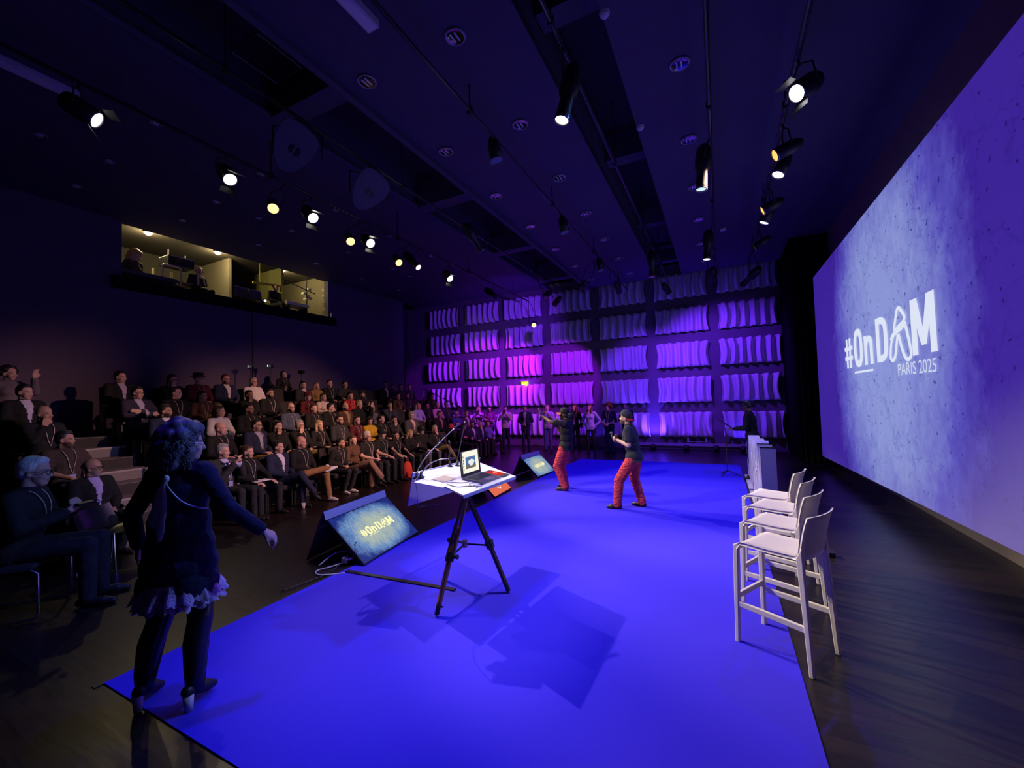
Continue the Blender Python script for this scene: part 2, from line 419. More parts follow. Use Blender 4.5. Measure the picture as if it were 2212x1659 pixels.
# exit sign
ex = empty('exit_sign', (-7.25, YW - 0.06, 2.57)); tag(ex, 'lit yellow-green exit sign under a violet hood on the panel wall', 'sign')
MB().box((0, 0, 0), (0.30, 0.06, 0.17)).build('light_box', emis('exit_glow', (0.55, 0.85, 0.03), 1.5), ex)
MB().box((0, -0.02, 0.12), (0.34, 0.12, 0.05)).build('hood', PALE, ex)
pm = MB(M=Matrix.Rotation(PI / 2, 4, 'X'))
pm.box((-0.03, -0.03, 0.033), (0.03, 0.06, 0.004)).box((-0.06, -0.02, 0.033), (0.06, 0.018, 0.004)).box((0.06, 0.0, 0.033), (0.05, 0.10, 0.004)).box((-0.02, 0.025, 0.033), (0.022, 0.022, 0.004))
pm.build('pictogram', emis('exit_white', (0.85, 1.0, 0.6), 2.2), ex)
# low wall details
o = MB().box((-0.9, YW - 0.03, 0.16), (3.6, 0.05, 0.10)).build('baseboard_far', mat('base_violet', (0.35, 0.3, 0.38), 0.6)); o['kind'] = 'structure'
vent = empty('floor_vent', (-0.75, YW - 0.02, 0.36)); tag(vent, 'dark rectangular vent grille low on the panel wall', 'vent')
MB().box((0, 0, 0), (0.62, 0.04, 0.22)).build('frame', PALE, vent); MB().box((0, -0.012, 0), (0.52, 0.04, 0.15)).build('grille', WALLD, vent)
sv = MB().box((1.05, YW - 0.04, 3.0), (0.46, 0.06, 0.07)).build('wall_light', PALE); tag(sv, 'small white bar fitting on the panel wall in the column beside the drape', 'wall light')
# ================================================================== people engine
# a figure is grown from overlapping tapered limbs that are fused into one skin
_t = []
_SEG, _RNG = 14, 9
for j in range(_RNG + 1):
    ph = PI * j / _RNG
    for i in range(_SEG):
        t = 2 * PI * i / _SEG
        _t.append((math.sin(ph) * math.cos(t), math.sin(ph) * math.sin(t), math.cos(ph)))
SPH = np.array(_t)
SPHF = [(j * _SEG + i, (j + 1) * _SEG + i, (j + 1) * _SEG + (i + 1) % _SEG, j * _SEG + (i + 1) % _SEG) for j in range(_RNG) for i in range(_SEG)]
def rot_to(ax):
    q = Vector((0, 0, 1)).rotation_difference(Vector(ax)); return np.array(q.to_matrix())
def cap(a, b, ra, rb=None):
    rb = ra if rb is None else rb
    a = np.asarray(a, float); b = np.asarray(b, float)
    if np.linalg.norm(b - a) < 1e-5: b = a + vec(0, 0, 1e-4)
    R = rot_to(nrm(b - a))
    top = SPH[:, 2] > 1e-6
    loc = np.where(top[:, None], SPH * rb + vec(0, 0, np.linalg.norm(b - a)), SPH * ra)
    return loc @ R.T + a
def ell(c, r, R=None):
    p = SPH * np.asarray(r, float)
    if R is not None: p = p @ np.asarray(R).T
    return p + np.asarray(c, float)
JOBS = {}; MESH = {}; META = {}
def job(key, prims, voxel, smooth=2, floor=None):
    if key not in JOBS: JOBS[key] = (prims, voxel, smooth, floor)
    return key
def run_jobs():
    todo = [k for k in JOBS if k not in MESH]; obs = []
    for k in todo:
        prims, voxel, smooth, floor = JOBS[k]
        vs = np.concatenate(prims); nf = len(SPHF); F = np.array(SPHF); n = len(SPH)
        fs = np.concatenate([F + i * n for i in range(len(prims))])
        me = bpy.data.meshes.new('tmp'); me.from_pydata(vs.tolist(), [], fs.tolist()); me.update()
        o = bpy.data.objects.new('tmp', me); col.objects.link(o)
        m = o.modifiers.new('r', 'REMESH'); m.mode = 'VOXEL'; m.voxel_size = voxel; m.adaptivity = 0.0
        if smooth:
            s = o.modifiers.new('s', 'SMOOTH'); s.factor = 0.5; s.iterations = smooth
        obs.append(o)
    dg = bpy.context.evaluated_depsgraph_get(); dg.update()
    for k, o in zip(todo, obs):
        me = bpy.data.meshes.new_from_object(o.evaluated_get(dg)); me.name = str(k[0])
        fl = JOBS[k][3]
        if fl is not None:
            co = np.empty(len(me.vertices) * 3); me.vertices.foreach_get('co', co); co = co.reshape(-1, 3)
            co[:, 2] = np.maximum(co[:, 2], fl); me.vertices.foreach_set('co', co.ravel())
        me.polygons.foreach_set('use_smooth', [True] * len(me.polygons)); me.update()
        MESH[k] = me
    for o in obs:
        d = o.data; bpy.data.objects.remove(o); bpy.data.meshes.remove(d)
def coords(me):
    co = np.empty(len(me.vertices) * 3); me.vertices.foreach_get('co', co); return co.reshape(-1, 3)

# ---- head
HS = 0.94
def head_prims(H, RH, fem=False):
    """H head centre, RH rotation (3x3); head looks along +x"""
    T = lambda p: H + RH @ (np.asarray(p, float) * HS)
    E = lambda c, r: ell(T(c), np.asarray(r, float) * HS, RH)
    jw = 0.85 if fem else 1.0
    L = [E((-.012, 0, .035), (.100, .078, .095)), E((.030, 0, -.030), (.064, .062 * jw, .085)), E((.048, 0, -.088), (.042, .040 * jw, .036)),
         cap(T((.088, 0, .008)), T((.106, 0, -.030)), .009 * HS, .014 * HS), E((.072, 0, .022), (.022, .050, .012)), E((.086, 0, -.066), (.012, .023, .009)),
         E((.058, .038, -.030), (.030, .022, .025)), E((.058, -.038, -.030), (.030, .022, .025))]
    for s in (-1, 1): L.append(E((-.008, s * .079, -.012), (.020, .010, .031)))
    return L
def face_paint(me, H, RH):
    co = (coords(me) - H) @ RH / HS
    n = len(co); c = np.zeros((n, 4), np.float32); c[:, 3] = 1
    x, y, z = co[:, 0], co[:, 1], co[:, 2]; ay = np.abs(y); fr = x > 0.045
    eye = fr & (((ay - .031) / .015) ** 2 + ((z - .000) / .0085) ** 2 < 1)
    brow = fr & (((ay - .033) / .024) ** 2 + ((z - .024) / .007) ** 2 < 1)
    lips = (x > .07) & ((y / .026) ** 2 + ((z + .067) / .011) ** 2 < 1)
    inhead = (np.abs(x) < .14) & (ay < .095) & (z > -.135)
    beard = inhead & (x > -.005) & (z < -.040 - .3 * np.maximum(0, .05 - x) * 0 ) & ~lips & ~((z > -.055) & (ay < .016)) & ((ay > .035) | (z < -.055) | ((z < -.045) & (x > .085)))
    c[eye | brow, 0] = 1; c[lips, 1] = 1; c[beard, 2] = 1
    at = me.color_attributes.new('face', 'FLOAT_COLOR', 'POINT'); at.data.foreach_set('color', c.ravel())

# ---- hand: palm and five fingers
def hand_prims(w, d, n, curl=0.5, side=1, k=1.0, thumb=0.5):
    """w wrist, d finger direction, n palm normal (fingers curl towards n), side: +1 left hand / -1 right hand"""
    d = nrm(d); n = nrm(np.asarray(n) - d * np.dot(n, d)); s = np.cross(n, d) * side
    L = []
    kn = [w + d * (.088 * k - .004 * abs(i - 1.2)) + s * ((i - 1.5) * .0205 * k) for i in range(4)]
    for i in range(4): L.append(cap(w + s * ((i - 1.5) * .011 * k) + d * .008, kn[i], .0135 * k, .0112 * k))
    for i, ln in enumerate((.036, .041, .038, .030)):
        p = kn[i]; dd = d.copy()
        for seg in range(3):
            a = curl * (0.75 if seg == 0 else 0.95)
            dd = nrm(dd * math.cos(a) + np.cross(np.cross(dd, n), dd) * math.sin(a))
            q = p + dd * ln * k * (1, .72, .62)[seg]
            L.append(cap(p, q, (.0098, .0090, .0082)[seg] * k, (.0090, .0082, .0074)[seg] * k)); p = q
    b = w + d * .022 * k - s * .018 * k
    t1 = nrm(d * .75 - s * (.75 - .3 * thumb) + n * .45 * thumb); p1 = b + t1 * .042 * k; t2 = nrm(t1 + n * .5 * thumb + d * .3); p2 = p1 + t2 * .034 * k
    L += [cap(b, p1, .0145 * k, .0112 * k), cap(p1, p2, .0108 * k, .0088 * k), cap(p2, p2 + t2 * .022 * k, .0088 * k, .0074 * k)]
    return L

# ---- poses (local frame: facing +x, left is +y)
def torso(J, lean, st, fem, roll=0.0):
    t = vec(math.sin(lean), roll, math.cos(lean)); t = nrm(t); k = 1.10 if st else 1.0
    J['t'] = t; p = J['pelvis']; J['k'] = k
    J['waist'] = p + t * .16 * k; J['chest'] = p + t * .31 * k; J['neck'] = p + t * .465 * k
    sw = .158 if fem else .18
    for s, nm in ((1, 'L'), (-1, 'R')): J['sh' + nm] = p + t * .425 * k + vec(-.01, s * sw, 0)
    J['RT'] = np.array(Euler((0, lean, 0)).to_matrix())
def seated(arms='lap', legs='sit', lean=-.12, fem=False, hy=0, hp=0):
    J = {'pelvis': vec(0, 0, .50)}; torso(J, lean, False, fem)
    J['head'] = J['neck'] + vec(.035 + .06 * math.sin(lean), 0, .150)
    for s, nm in ((1, 'L'), (-1, 'R')):
        J['hip' + nm] = vec(.02, s * .09, .49); kn = vec(.45, s * (.20 if legs == 'wide' else .11), .50); an = vec(.46, s * (.19 if legs == 'wide' else .12), .085)
        fd = vec(1, s * .12, 0)
        if legs == 'tuck': an = vec(.30, s * .10, .085)
        if legs == 'out': an = vec(.66, s * .12, .085); kn = vec(.46, s * .13, .46)
        if legs == 'cross':
            if s > 0: kn = vec(.46, .07, .50); an = vec(.44, .09, .085)
            else: kn = vec(.47, .02, .62); an = vec(.66, .13, .28); fd = vec(.8, .2, -.45)
        if legs == 'fig4':
            if s > 0: kn = vec(.45, .12, .51); an = vec(.50, .14, .085)
            else: kn = vec(.36, -.27, .58); an = vec(.50, .10, .63); fd = vec(.35, .8, .25)
        J['kn' + nm] = kn; J['an' + nm] = an; J['fd' + nm] = nrm(fd)
    L, R = J['shL'], J['shR']
    def arm(nm, el, wr, hd, hn, curl=.5): J['el' + nm] = el; J['wr' + nm] = wr; J['hd' + nm] = nrm(hd); J['hn' + nm] = nrm(hn); J['cu' + nm] = curl
    arm('L', vec(.02, .235, .68), vec(.23, .07, .60), (.5, -.8, -.1), (0, 0, -1)); arm('R', vec(.02, -.235, .68), vec(.23, -.07, .61), (.5, .8, -.05), (0, 0, -1))
    if arms == 'knees':
        arm('L', vec(.08, .25, .70), vec(.33, .14, .61), (1, -.1, -.25), (0, 0, -1), .25); arm('R', vec(.08, -.25, .70), vec(.33, -.14, .61), (1, .1, -.25), (0, 0, -1), .25)
    if arms in ('chin', 'chinL'):
        hd = J['head']; s, nm = (-1, 'R') if arms == 'chin' else (1, 'L')
        arm(nm, vec(.17, s * .20, .72), hd + vec(.07, s * .045, -.185), (.15, -s * .25, 1), (-1, -s * .3, 0), .75)
    if arms == 'cross':
        arm('L', vec(.08, .24, .72), vec(.20, -.07, .77), (.1, -1, .15), (-1, 0, 0), .3); arm('R', vec(.08, -.24, .72), vec(.23, .07, .72), (.1, 1, .1), (-1, 0, 0), .3)
    if arms == 'phone':
        arm('L', vec(.10, .22, .70), vec(.30, .06, .77), (.5, -.5, .5), (-.6, -.4, .3), .8); arm('R', vec(.10, -.22, .70), vec(.30, -.06, .77), (.5, .5, .5), (-.6, .4, .3), .8)
    if arms == 'steeple':
        arm('L', vec(.16, .18, .72), vec(.26, .045, .93), (.1, -.45, .9), (0, -1, 0), .35); arm('R', vec(.16, -.18, .72), vec(.26, -.045, .93), (.1, .45, .9), (0, 1, 0), .35)
    if arms == 'raise':
        arm('L', vec(.16, .22, .80), vec(.26, .16, 1.02), (.2, 0, 1), (1, 0, 0), .2)
    hd_rot(J, hy, hp); return J
def hd_rot(J, hy, hp, hr=0):
    J['RH'] = np.array((Matrix.Rotation(math.radians(hy), 3, 'Z') @ Matrix.Rotation(math.radians(-hp), 3, 'Y') @ Matrix.Rotation(math.radians(hr), 3, 'X')))
def standing(arms='clasp', lean=.0, fem=False, hy=0, hp=0):
    J = {'pelvis': vec(0, 0, .95)}; torso(J, lean, True, fem)
    J['head'] = J['neck'] + vec(.035, 0, .150)
    for s, nm in ((1, 'L'), (-1, 'R')):
        J['hip' + nm] = vec(.0, s * .09, .93); J['kn' + nm] = vec(.03, s * .10, .50); J['an' + nm] = vec(-.01, s * .11, .085); J['fd' + nm] = nrm(vec(1, s * .25, 0))
    def arm(nm, el, wr, hd, hn, curl=.5): J['el' + nm] = np.asarray(el, float); J['wr' + nm] = np.asarray(wr, float); J['hd' + nm] = nrm(hd); J['hn' + nm] = nrm(hn); J['cu' + nm] = curl
    for s, nm in ((1, 'L'), (-1, 'R')):
        if arms == 'clasp': arm(nm, (.03, s * .27, 1.13), (.20, s * .07, 1.04), (.5, -s * .8, -.1), (-.5, 0, -1), .5)
        if arms == 'cross': arm(nm, (.06, s * .25, 1.14), (.18, -s * .06, 1.17 + s * .03), (.1, -s, .1), (-1, 0, 0), .3)
        if arms == 'hips': arm(nm, (-.10, s * .34, 1.14), (.0, s * .20, .99), (.5, -s * .4, -.6), (0, -s, 0), .4)
        if arms == 'down': arm(nm, (-.03, s * .24, 1.12), (.06, s * .25, .87), (.1, 0, -1), (0, -s, 0), .4)
        if arms == 'film': arm(nm, (.14, s * .24, 1.20), (.30, s * .08, 1.42), (.4, -s * .5, .6), (-.5, -s * .6, 0), .7)
        if arms == 'stand': arm(nm, (.08, s * .24, 1.13), (.34, s * .12, 1.10), (1, 0, .05), (0, 0, -1), .4)
    hd_rot(J, hy, hp); return J

def torso_prims(J, g, fem, low=None):
    RT = J['RT']; k = J['k']; p, wv, ch, nk = J['pelvis'], J['waist'], J['chest'], J['neck']
    hipw = .168 if not fem else .172; wa = .152 if not fem else .128; cw = .168 if not fem else .150
    L = [ell(p, vec(.122, hipw, .125) + g, RT), ell(wv, vec(.112, wa, .14 * k) + g, RT), ell(ch, vec(.122, cw, .155 * k) + g, RT),
         cap(J['shL'] * .93 + J['shR'] * .07, J['shR'] * .93 + J['shL'] * .07, .058 + g), cap(ch + J['t'] * .02, nk, .105 + g, .060 + g)]
    if fem:
        for s in (1, -1): L.append(ell(ch + RT @ vec(.075, s * .065, -.005), vec(.062, .062, .062) + g))
    return L
def body_prims(J, fem, fine=False, legs=False):
    L = torso_prims(J, -.008, fem)
    L += head_prims(J['head'], J['RH'], fem)
    hb = J['head'] + J['RH'] @ vec(-.025, 0, -.05)
    L.append(cap(J['neck'] - J['t'] * .03, hb, .060 if not fem else .050, .054 if not fem else .046))
    for s, nm in ((1, 'L'), (-1, 'R')):
        L += [cap(J['sh' + nm], J['el' + nm], .050 if not fem else .043, .040 if not fem else .035), cap(J['el' + nm], J['wr' + nm], .041 if not fem else .035, .027 if not fem else .024)]
        L += hand_prims(J['wr' + nm], J['hd' + nm], J['hn' + nm], J['cu' + nm], s, J.get('hk', 1.0), J.get('th' + nm, .5))
    if legs:
        for nm in 'LR': L += [cap(J['hip' + nm], J['kn' + nm], .075, .052), cap(J['kn' + nm], J['an' + nm], .052, .038), cap(J['an' + nm], J['an' + nm] + J['fd' + nm] * .1 - vec(0, 0, .04), .035, .03)]
    return L
def top_prims(J, g, fem, sleeve='long', hem=0.0):
    L = torso_prims(J, g, fem)
    RT = J['RT']
    if hem: L.append(cap(J['pelvis'] - J['t'] * (hem + .06) + vec(0, .055, 0), J['pelvis'] - J['t'] * (hem + .06) - vec(0, .055, 0), .122 + g)); L.append(cap(J['pelvis'] + vec(0, .055, 0), J['pelvis'] - vec(0, .055, 0), .122 + g))
    for nm in 'LR':
        a, b, c_ = J['sh' + nm], J['el' + nm], J['wr' + nm]
        if sleeve == 'short': L.append(cap(a, a + (b - a) * .62, .062 + g * .6, .058 + g * .6))
        elif sleeve == 'elbow': L += [cap(a, b, .058 + g * .6, .050 + g * .6), cap(b, b + (c_ - b) * .15, .05, .05)]
        else: L += [cap(a, b, .055 + g * .8, .047 + g * .8), cap(b, b + (c_ - b) * .93, .047 + g * .8, .034 + g * .8)]
    if sleeve == 'polo': pass
    return L
def leg_prims(J, g, flare=0.0):
    L = [ell(J['pelvis'] - J['t'] * .01, vec(.120, .168, .115) + g * .6)]
    for nm in 'LR':
        h, k, a = J['hip' + nm], J['kn' + nm], J['an' + nm]
        e = a + (a - k) * .02
        L += [cap(h, k, .084 + g, .062 + g), cap(k, e, .060 + g, .046 + g + flare)]
    return L
def shoe_prims(J, nm, boot=0.0, heel=0.0):
    a = J['an' + nm]; fd = J['fd' + nm]; dn = nrm(np.cross(np.cross(fd, vec(0, 0, -1)), fd))
    if abs(np.dot(fd, vec(0, 0, 1))) > .9: dn = vec(1, 0, 0)
    L = [cap(a + dn * .045 - fd * .045, a + dn * .052 + fd * .10, .036, .040), cap(a + dn * .052 + fd * .10, a + dn * .058 + fd * .165, .038, .026), cap(a + dn * .05, a - dn * (.02 + boot), .040, .046)]
    return L

# ---- hair and hats (head space, head looks along +x)
def hair_prims(style):
    E = ell; S = HS
    L = [E((-.028, 0, .046), (.098, .087, .100))]
    if style == 'short': L += [E((-.045, 0, .0), (.075, .083, .07)), E((.010, 0, .098), (.072, .066, .042))]
    if style == 'crop': L = [E((-.026, 0, .040), (.096, .083, .098))]
    if style == 'long':
        L += [E((.0, 0, .085), (.08, .075, .05)), cap((-.06, 0, .0), (-.075, 0, -.20), .075, .06)]
        for s in (1, -1): L += [cap((-.02, s * .075, .02), (-.01, s * .088, -.12), .034, .036), cap((-.01, s * .088, -.12), (.01, s * .085, -.22), .036, .022)]
    if style == 'bob':
        L += [E((.0, 0, .085), (.085, .08, .05))]
        for s in (1, -1): L += [cap((-.03, s * .075, .03), (-.015, s * .09, -.09), .042, .040)]
        L += [cap((-.06, 0, .0), (-.065, 0, -.09), .08, .07)]
    if style in ('curly', 'afro'):
        rr = random.Random(3); R_ = .040 if style == 'curly' else .055; Q = .095 if style == 'curly' else .12
        for i in range(46):
            a = rr.uniform(0, 2 * PI); zz = rr.uniform(-.35, 1.0); q = math.sqrt(max(0, 1 - zz * zz)); d = vec(q * math.cos(a), q * math.sin(a), zz)
            if d[0] > .45 and zz < .55: continue
            L.append(E(vec(-.025, 0, .03) + d * Q * vec(1, .95, 1), (R_,) * 3))
    if style == 'bun': L += [E((-.045, 0, .0), (.075, .083, .07)), E((.0, 0, .085), (.08, .075, .05)), E((-.115, 0, .07), (.055, .055, .055))]
    if style == 'pony': L += [E((-.045, 0, .0), (.075, .083, .07)), E((.0, 0, .085), (.08, .075, .05)), cap((-.11, 0, .05), (-.15, 0, -.12), .035, .025)]
    if style == 'bunbig': L += [E((-.05, 0, -.01), (.085, .088, .08)), E((-.15, 0, .0), (.075, .065, .065)), E((-.13, 0, -.05), (.05, .06, .05))]
    if style == 'rim': L = [E((-.055, 0, -.005), (.070, .086, .045))]
    if style == 'wild':
        rr = random.Random(11)
        for i in range(90):
            a = rr.uniform(0, 2 * PI); zz = rr.uniform(-1.25, 1.0); zc = max(-.9, min(1, zz)); q = math.sqrt(max(0.1, 1 - zc * zc)) if zz > 0 else 1.0
            d = vec(q * math.cos(a), q * math.sin(a), zz)
            if d[0] > .35 and zz < .45: continue
            L.append(E(vec(-.03, 0, .02) + d * vec(.105, .115, .115), (rr.uniform(.024, .045),) * 3))
        L += [E((-.05, 0, -.02), (.10, .115, .12)), E((-.04, 0, -.10), (.09, .12, .06))]
    if style == 'wild': S = HS * 1.15
    return [p * S for p in L]
def cap_mesh(back=False):
    m = MB(); prof = [(0.103, 0.03), (0.105, 0.06), (0.098, 0.10), (0.078, 0.128), (0.045, 0.143), (0.008, 0.148)]
    m.lathe(prof, 20, o=(-.012, 0, 0)); m.ell((-.012, 0, .147), (.010, .010, .006), 8, 4)
    return m.mesh('cap_dome', True)
def brim_mesh():
    m = MB(); vs = []; N = 14
    for lay in (0.0, 0.006):
        for k in (0, 1):
            for i in range(N + 1):
                a = -1.15 + 2.3 * i / N; r = .098 if k == 0 else .098 + .078 * math.cos(a * .95) ** .6
                y = r * math.sin(a); vs.append((-.012 + r * math.cos(a), y, .034 - lay - (.012 * (y / .09) ** 2) - (.006 if k else 0)))
    n = N + 1; fs = []
    for i in range(N): fs += [(i, i + 1, n + i + 1, n + i), (2 * n + i + 1, 2 * n + i, 3 * n + i, 3 * n + i + 1), (n + i, n + i + 1, 3 * n + i + 1, 3 * n + i)]
    m.add(vs, fs); return m.mesh('brim', True)
def hat_mesh():
    m = MB(); m.lathe([(0.150, 0.045), (0.152, 0.052), (0.104, 0.056), (0.100, 0.12), (0.085, 0.145), (0.01, 0.15)], 20, o=(-.012, 0, 0)); return m.mesh('hat', True)
def glasses_mesh():
    m = MB()
    for s in (1, -1):
        m.tube([(.098 - .010 * abs(math.cos(t)) * (1 if math.cos(t) * s > 0 else 0), s * .033 + .024 * math.cos(t), .002 + .018 * math.sin(t)) for t in np.linspace(0, 2 * PI, 13)], .0028, 5)
        m.tube([(.090, s * .057, .008), (.04, s * .079, .010), (-.01, s * .081, .004)], .0028, 5)
    m.cyl((.101, -.010, .006), (.101, .010, .006), .0028, n=5); return m.mesh('glasses', True)
CAPM, BRIMM, HATM, GLASSM = cap_mesh(), brim_mesh(), hat_mesh(), glasses_mesh()
def phones_mesh():
    m = MB(); m.tube([(-.01, .098 * math.cos(t), .02 + .125 * math.sin(t)) for t in np.linspace(0, PI, 13)], .010, 6)
    for s in (1, -1): m.ell((-.005, s * .095, -.005), (.032, .018, .036), 10, 6)
    return m.mesh('headphones', True)
PHONESM = phones_mesh()

SKINS = {'fair': (.56, .34, .26), 'tan': (.42, .24, .16), 'brown': (.20, .10, .06), 'pink': (.60, .32, .27)}
HAIRS = {'dark': (.012, .009, .008), 'brown': (.06, .032, .018), 'grey': (.30, .29, .29), 'blond': (.42, .28, .13), 'white': (.6, .58, .56), 'red': (.16, .035, .02), 'sand': (.20, .13, .07), 'smoke': (.10, .105, .11)}
def skin(tone, beard=None, bs=0.0):
    key = ('skin', tone, beard, bs)
    if key in _M: return _M[key]
    m = mat('skin_' + tone, SKINS[tone], 0.55, spec=0.35, noise=0.06, nscale=30).copy(); m.name = 'skin_' + tone
    nt = m.node_tree; b = nt.nodes['Principled BSDF']; src = b.inputs['Base Color'].links[0].from_socket
    at = nt.nodes.new('ShaderNodeAttribute'); at.attribute_name = 'face'; sp = nt.nodes.new('ShaderNodeSeparateColor'); nt.links.new(at.outputs['Color'], sp.inputs[0])
    def mixin(src, fac, c, k):
        mm = nt.nodes.new('ShaderNodeMath'); mm.operation = 'MULTIPLY'; nt.links.new(fac, mm.inputs[0]); mm.inputs[1].default_value = k
        mx = nt.nodes.new('ShaderNodeMix'); mx.data_type = 'RGBA'; nt.links.new(mm.outputs[0], mx.inputs['Factor']); nt.links.new(src, mx.inputs['A']); mx.inputs['B'].default_value = (*c, 1); return mx.outputs['Result']
    if beard: src = mixin(src, sp.outputs[2], HAIRS[beard], bs)
    src = mixin(src, sp.outputs[1], (.32, .10, .09), .7); src = mixin(src, sp.outputs[0], (.02, .014, .012), .55)
    nt.links.new(src, b.inputs['Base Color']); _M[key] = m; return m
def hairmat(h): return mat('hair', HAIRS[h], 0.5, noise=0.35, nscale=40, bump=0.6, bscale=90, stretch=(1, 1, 0.35))

PEOPLE = []
def split_shirt(key, J):
    """cut the open V of a jacket's front out of the jacket: returns the jacket and the shirt front"""
    k2 = key + ('split',)
    if k2 in MESH: return MESH[k2]
    me = MESH[key]; co = coords(me); t = J['t']; p = J['pelvis']; kk = J['k']
    polys = [tuple(q.vertices) for q in me.polygons]
    fwd = nrm(np.cross(vec(0, 1, 0), t)); A = []; B = []
    for q in polys:
        c_ = co[list(q)].mean(0) - p; s = np.dot(c_, t) / kk; x = np.dot(c_, fwd); hw = .004 + .060 * (s - .10) / .38
        (B if (s > .10 and s < .50 and x > .045 and abs(c_[1]) < hw) else A).append(q)
    out = []
    for nm, fs, off in (('jacket', A, 0.0), ('shirt_front', B, -.006)):
        idx = sorted({i for q in fs for i in q}); mp = {i: n for n, i in enumerate(idx)}
        vs = co[idx] + fwd * off
        m2 = bpy.data.meshes.new(nm); m2.from_pydata(vs.tolist(), [], [tuple(mp[i] for i in q) for q in fs]); m2.polygons.foreach_set('use_smooth', [True] * len(m2.polygons)); m2.update(); out.append(m2)
    if off: pass
    MESH[k2] = out; return out
def frontx(J, y, z, g=.03):
    best = -9
    for c_, r in ((J['pelvis'], (.122, .168, .125)), (J['waist'], (.112, .150, .15)), (J['chest'], (.122, .165, .168)), ((J['chest'] + J['neck']) / 2, (.085, .10, .12))):
        q = 1 - ((y - c_[1]) / (r[1] + g)) ** 2 - ((z - c_[2]) / (r[2] + g)) ** 2
        if q > 0: best = max(best, c_[0] + (r[0] + g) * math.sqrt(q))
    return best if best > -5 else J['neck'][0] + .05
def lanyard_meshes(key, J, r=.0046):
    k2 = key + ('lanyard',)
    if k2 in MESH: return MESH[k2]
    g_ = .016 if 'jacket' not in key else .024; t = J['t']; p = J['pelvis']; kk = J['k']
    bot = p + t * .15 * kk; m = MB()
    for s in (1, -1):
        pts = []
        for i in range(8):
            u = i / 7; y = s * .062 * (1 - u) ** .8; z = (J['neck'][2] - .01) * (1 - u) + bot[2] * u
            pts.append((frontx(J, y, z, g_) + .004, y, z))
        pts = [(J['neck'][0] - .045, s * .052, J['neck'][2] + .035), (J['neck'][0] + .01, s * .066, J['neck'][2] + .025)] + pts
        m.tube(pts, r, 5)
    bx = frontx(J, 0, bot[2] - .05, g_) + .012
    b = MB().box((bx, 0, bot[2] - .06), (.008, .075, .105))
    MESH[k2] = (m.mesh('lanyard', True), b.mesh('badge')); return MESH[k2]

def person(loc, yaw, pose, label, **o):
    """declare a person; the meshes are grown together later"""
    o.setdefault('fem', False); o.setdefault('sc', 1.0); o.setdefault('vox', .0125); o.setdefault('top', 'sweater')
    o.setdefault('topc', (.012, .012, .014)); o.setdefault('legc', (.02, .02, .025)); o.setdefault('skin', 'fair'); o.setdefault('hair', 'short'); o.setdefault('hairc', 'dark'); o.setdefault('shoec', (.015, .013, .012))
    kind, arms, legs, lean, hy, hp = pose if not isinstance(pose, dict) else ('custom', None, None, None, None, None)
    hy = 15 * round((hy or 0) / 15)
    if kind == 'sit': J = seated(arms, legs, lean, o['fem'], hy, hp)
    elif kind == 'stand': J = standing(arms, lean, o['fem'], hy, hp)
    else: J = pose
    base = (kind, arms, legs, lean, o['fem'], hy, hp) if kind != 'custom' else ('custom', label)
    kb = (kind, arms, lean, o['fem'], hy, hp) if kind != 'custom' else base
    v = o['vox']
    o['kb'] = job(('body',) + kb, body_prims(J, o['fem'], legs=o.get('bare', False)), v, 1)
    META[o['kb']] = (J['head'], J['RH'])
    tp = o['top']; g = {'tee': .010, 'sweater': .014, 'jacket': .022, 'shirt': .012}[tp]; g = o.get('topg', g)
    sl = 'short' if tp == 'tee' else o.get('sleeve', 'long'); hem = o.get('hem', .10 if kind != 'sit' else .0)
    o['kt'] = job(('top', tp, sl, hem) + ((kind, arms, lean, o['fem']) if kind != 'custom' else base), top_prims(J, g, o['fem'], sl, hem), max(v, .016) if v > .01 else v, 2)
    o['kl'] = job(('trousers', o.get('flare', 0)) + ((kind, legs) if kind != 'custom' else base), leg_prims(J, o.get('legg', .008), o.get('flare', 0)), .02 if v > .01 else v * 1.2, 2)
    o['ks'] = [job(('shoe', n) + ((kind, legs) if kind != 'custom' else base), shoe_prims(J, n), .011 if v > .01 else .008, 1, 0.0) for n in 'LR']
    if o['hair']: o['kh'] = job(('hair', o['hair']), hair_prims(o['hair']), .010, 2)
    o.update(loc=loc, yaw=yaw, J=J, label=label, kind=kind); PEOPLE.append(o); return o
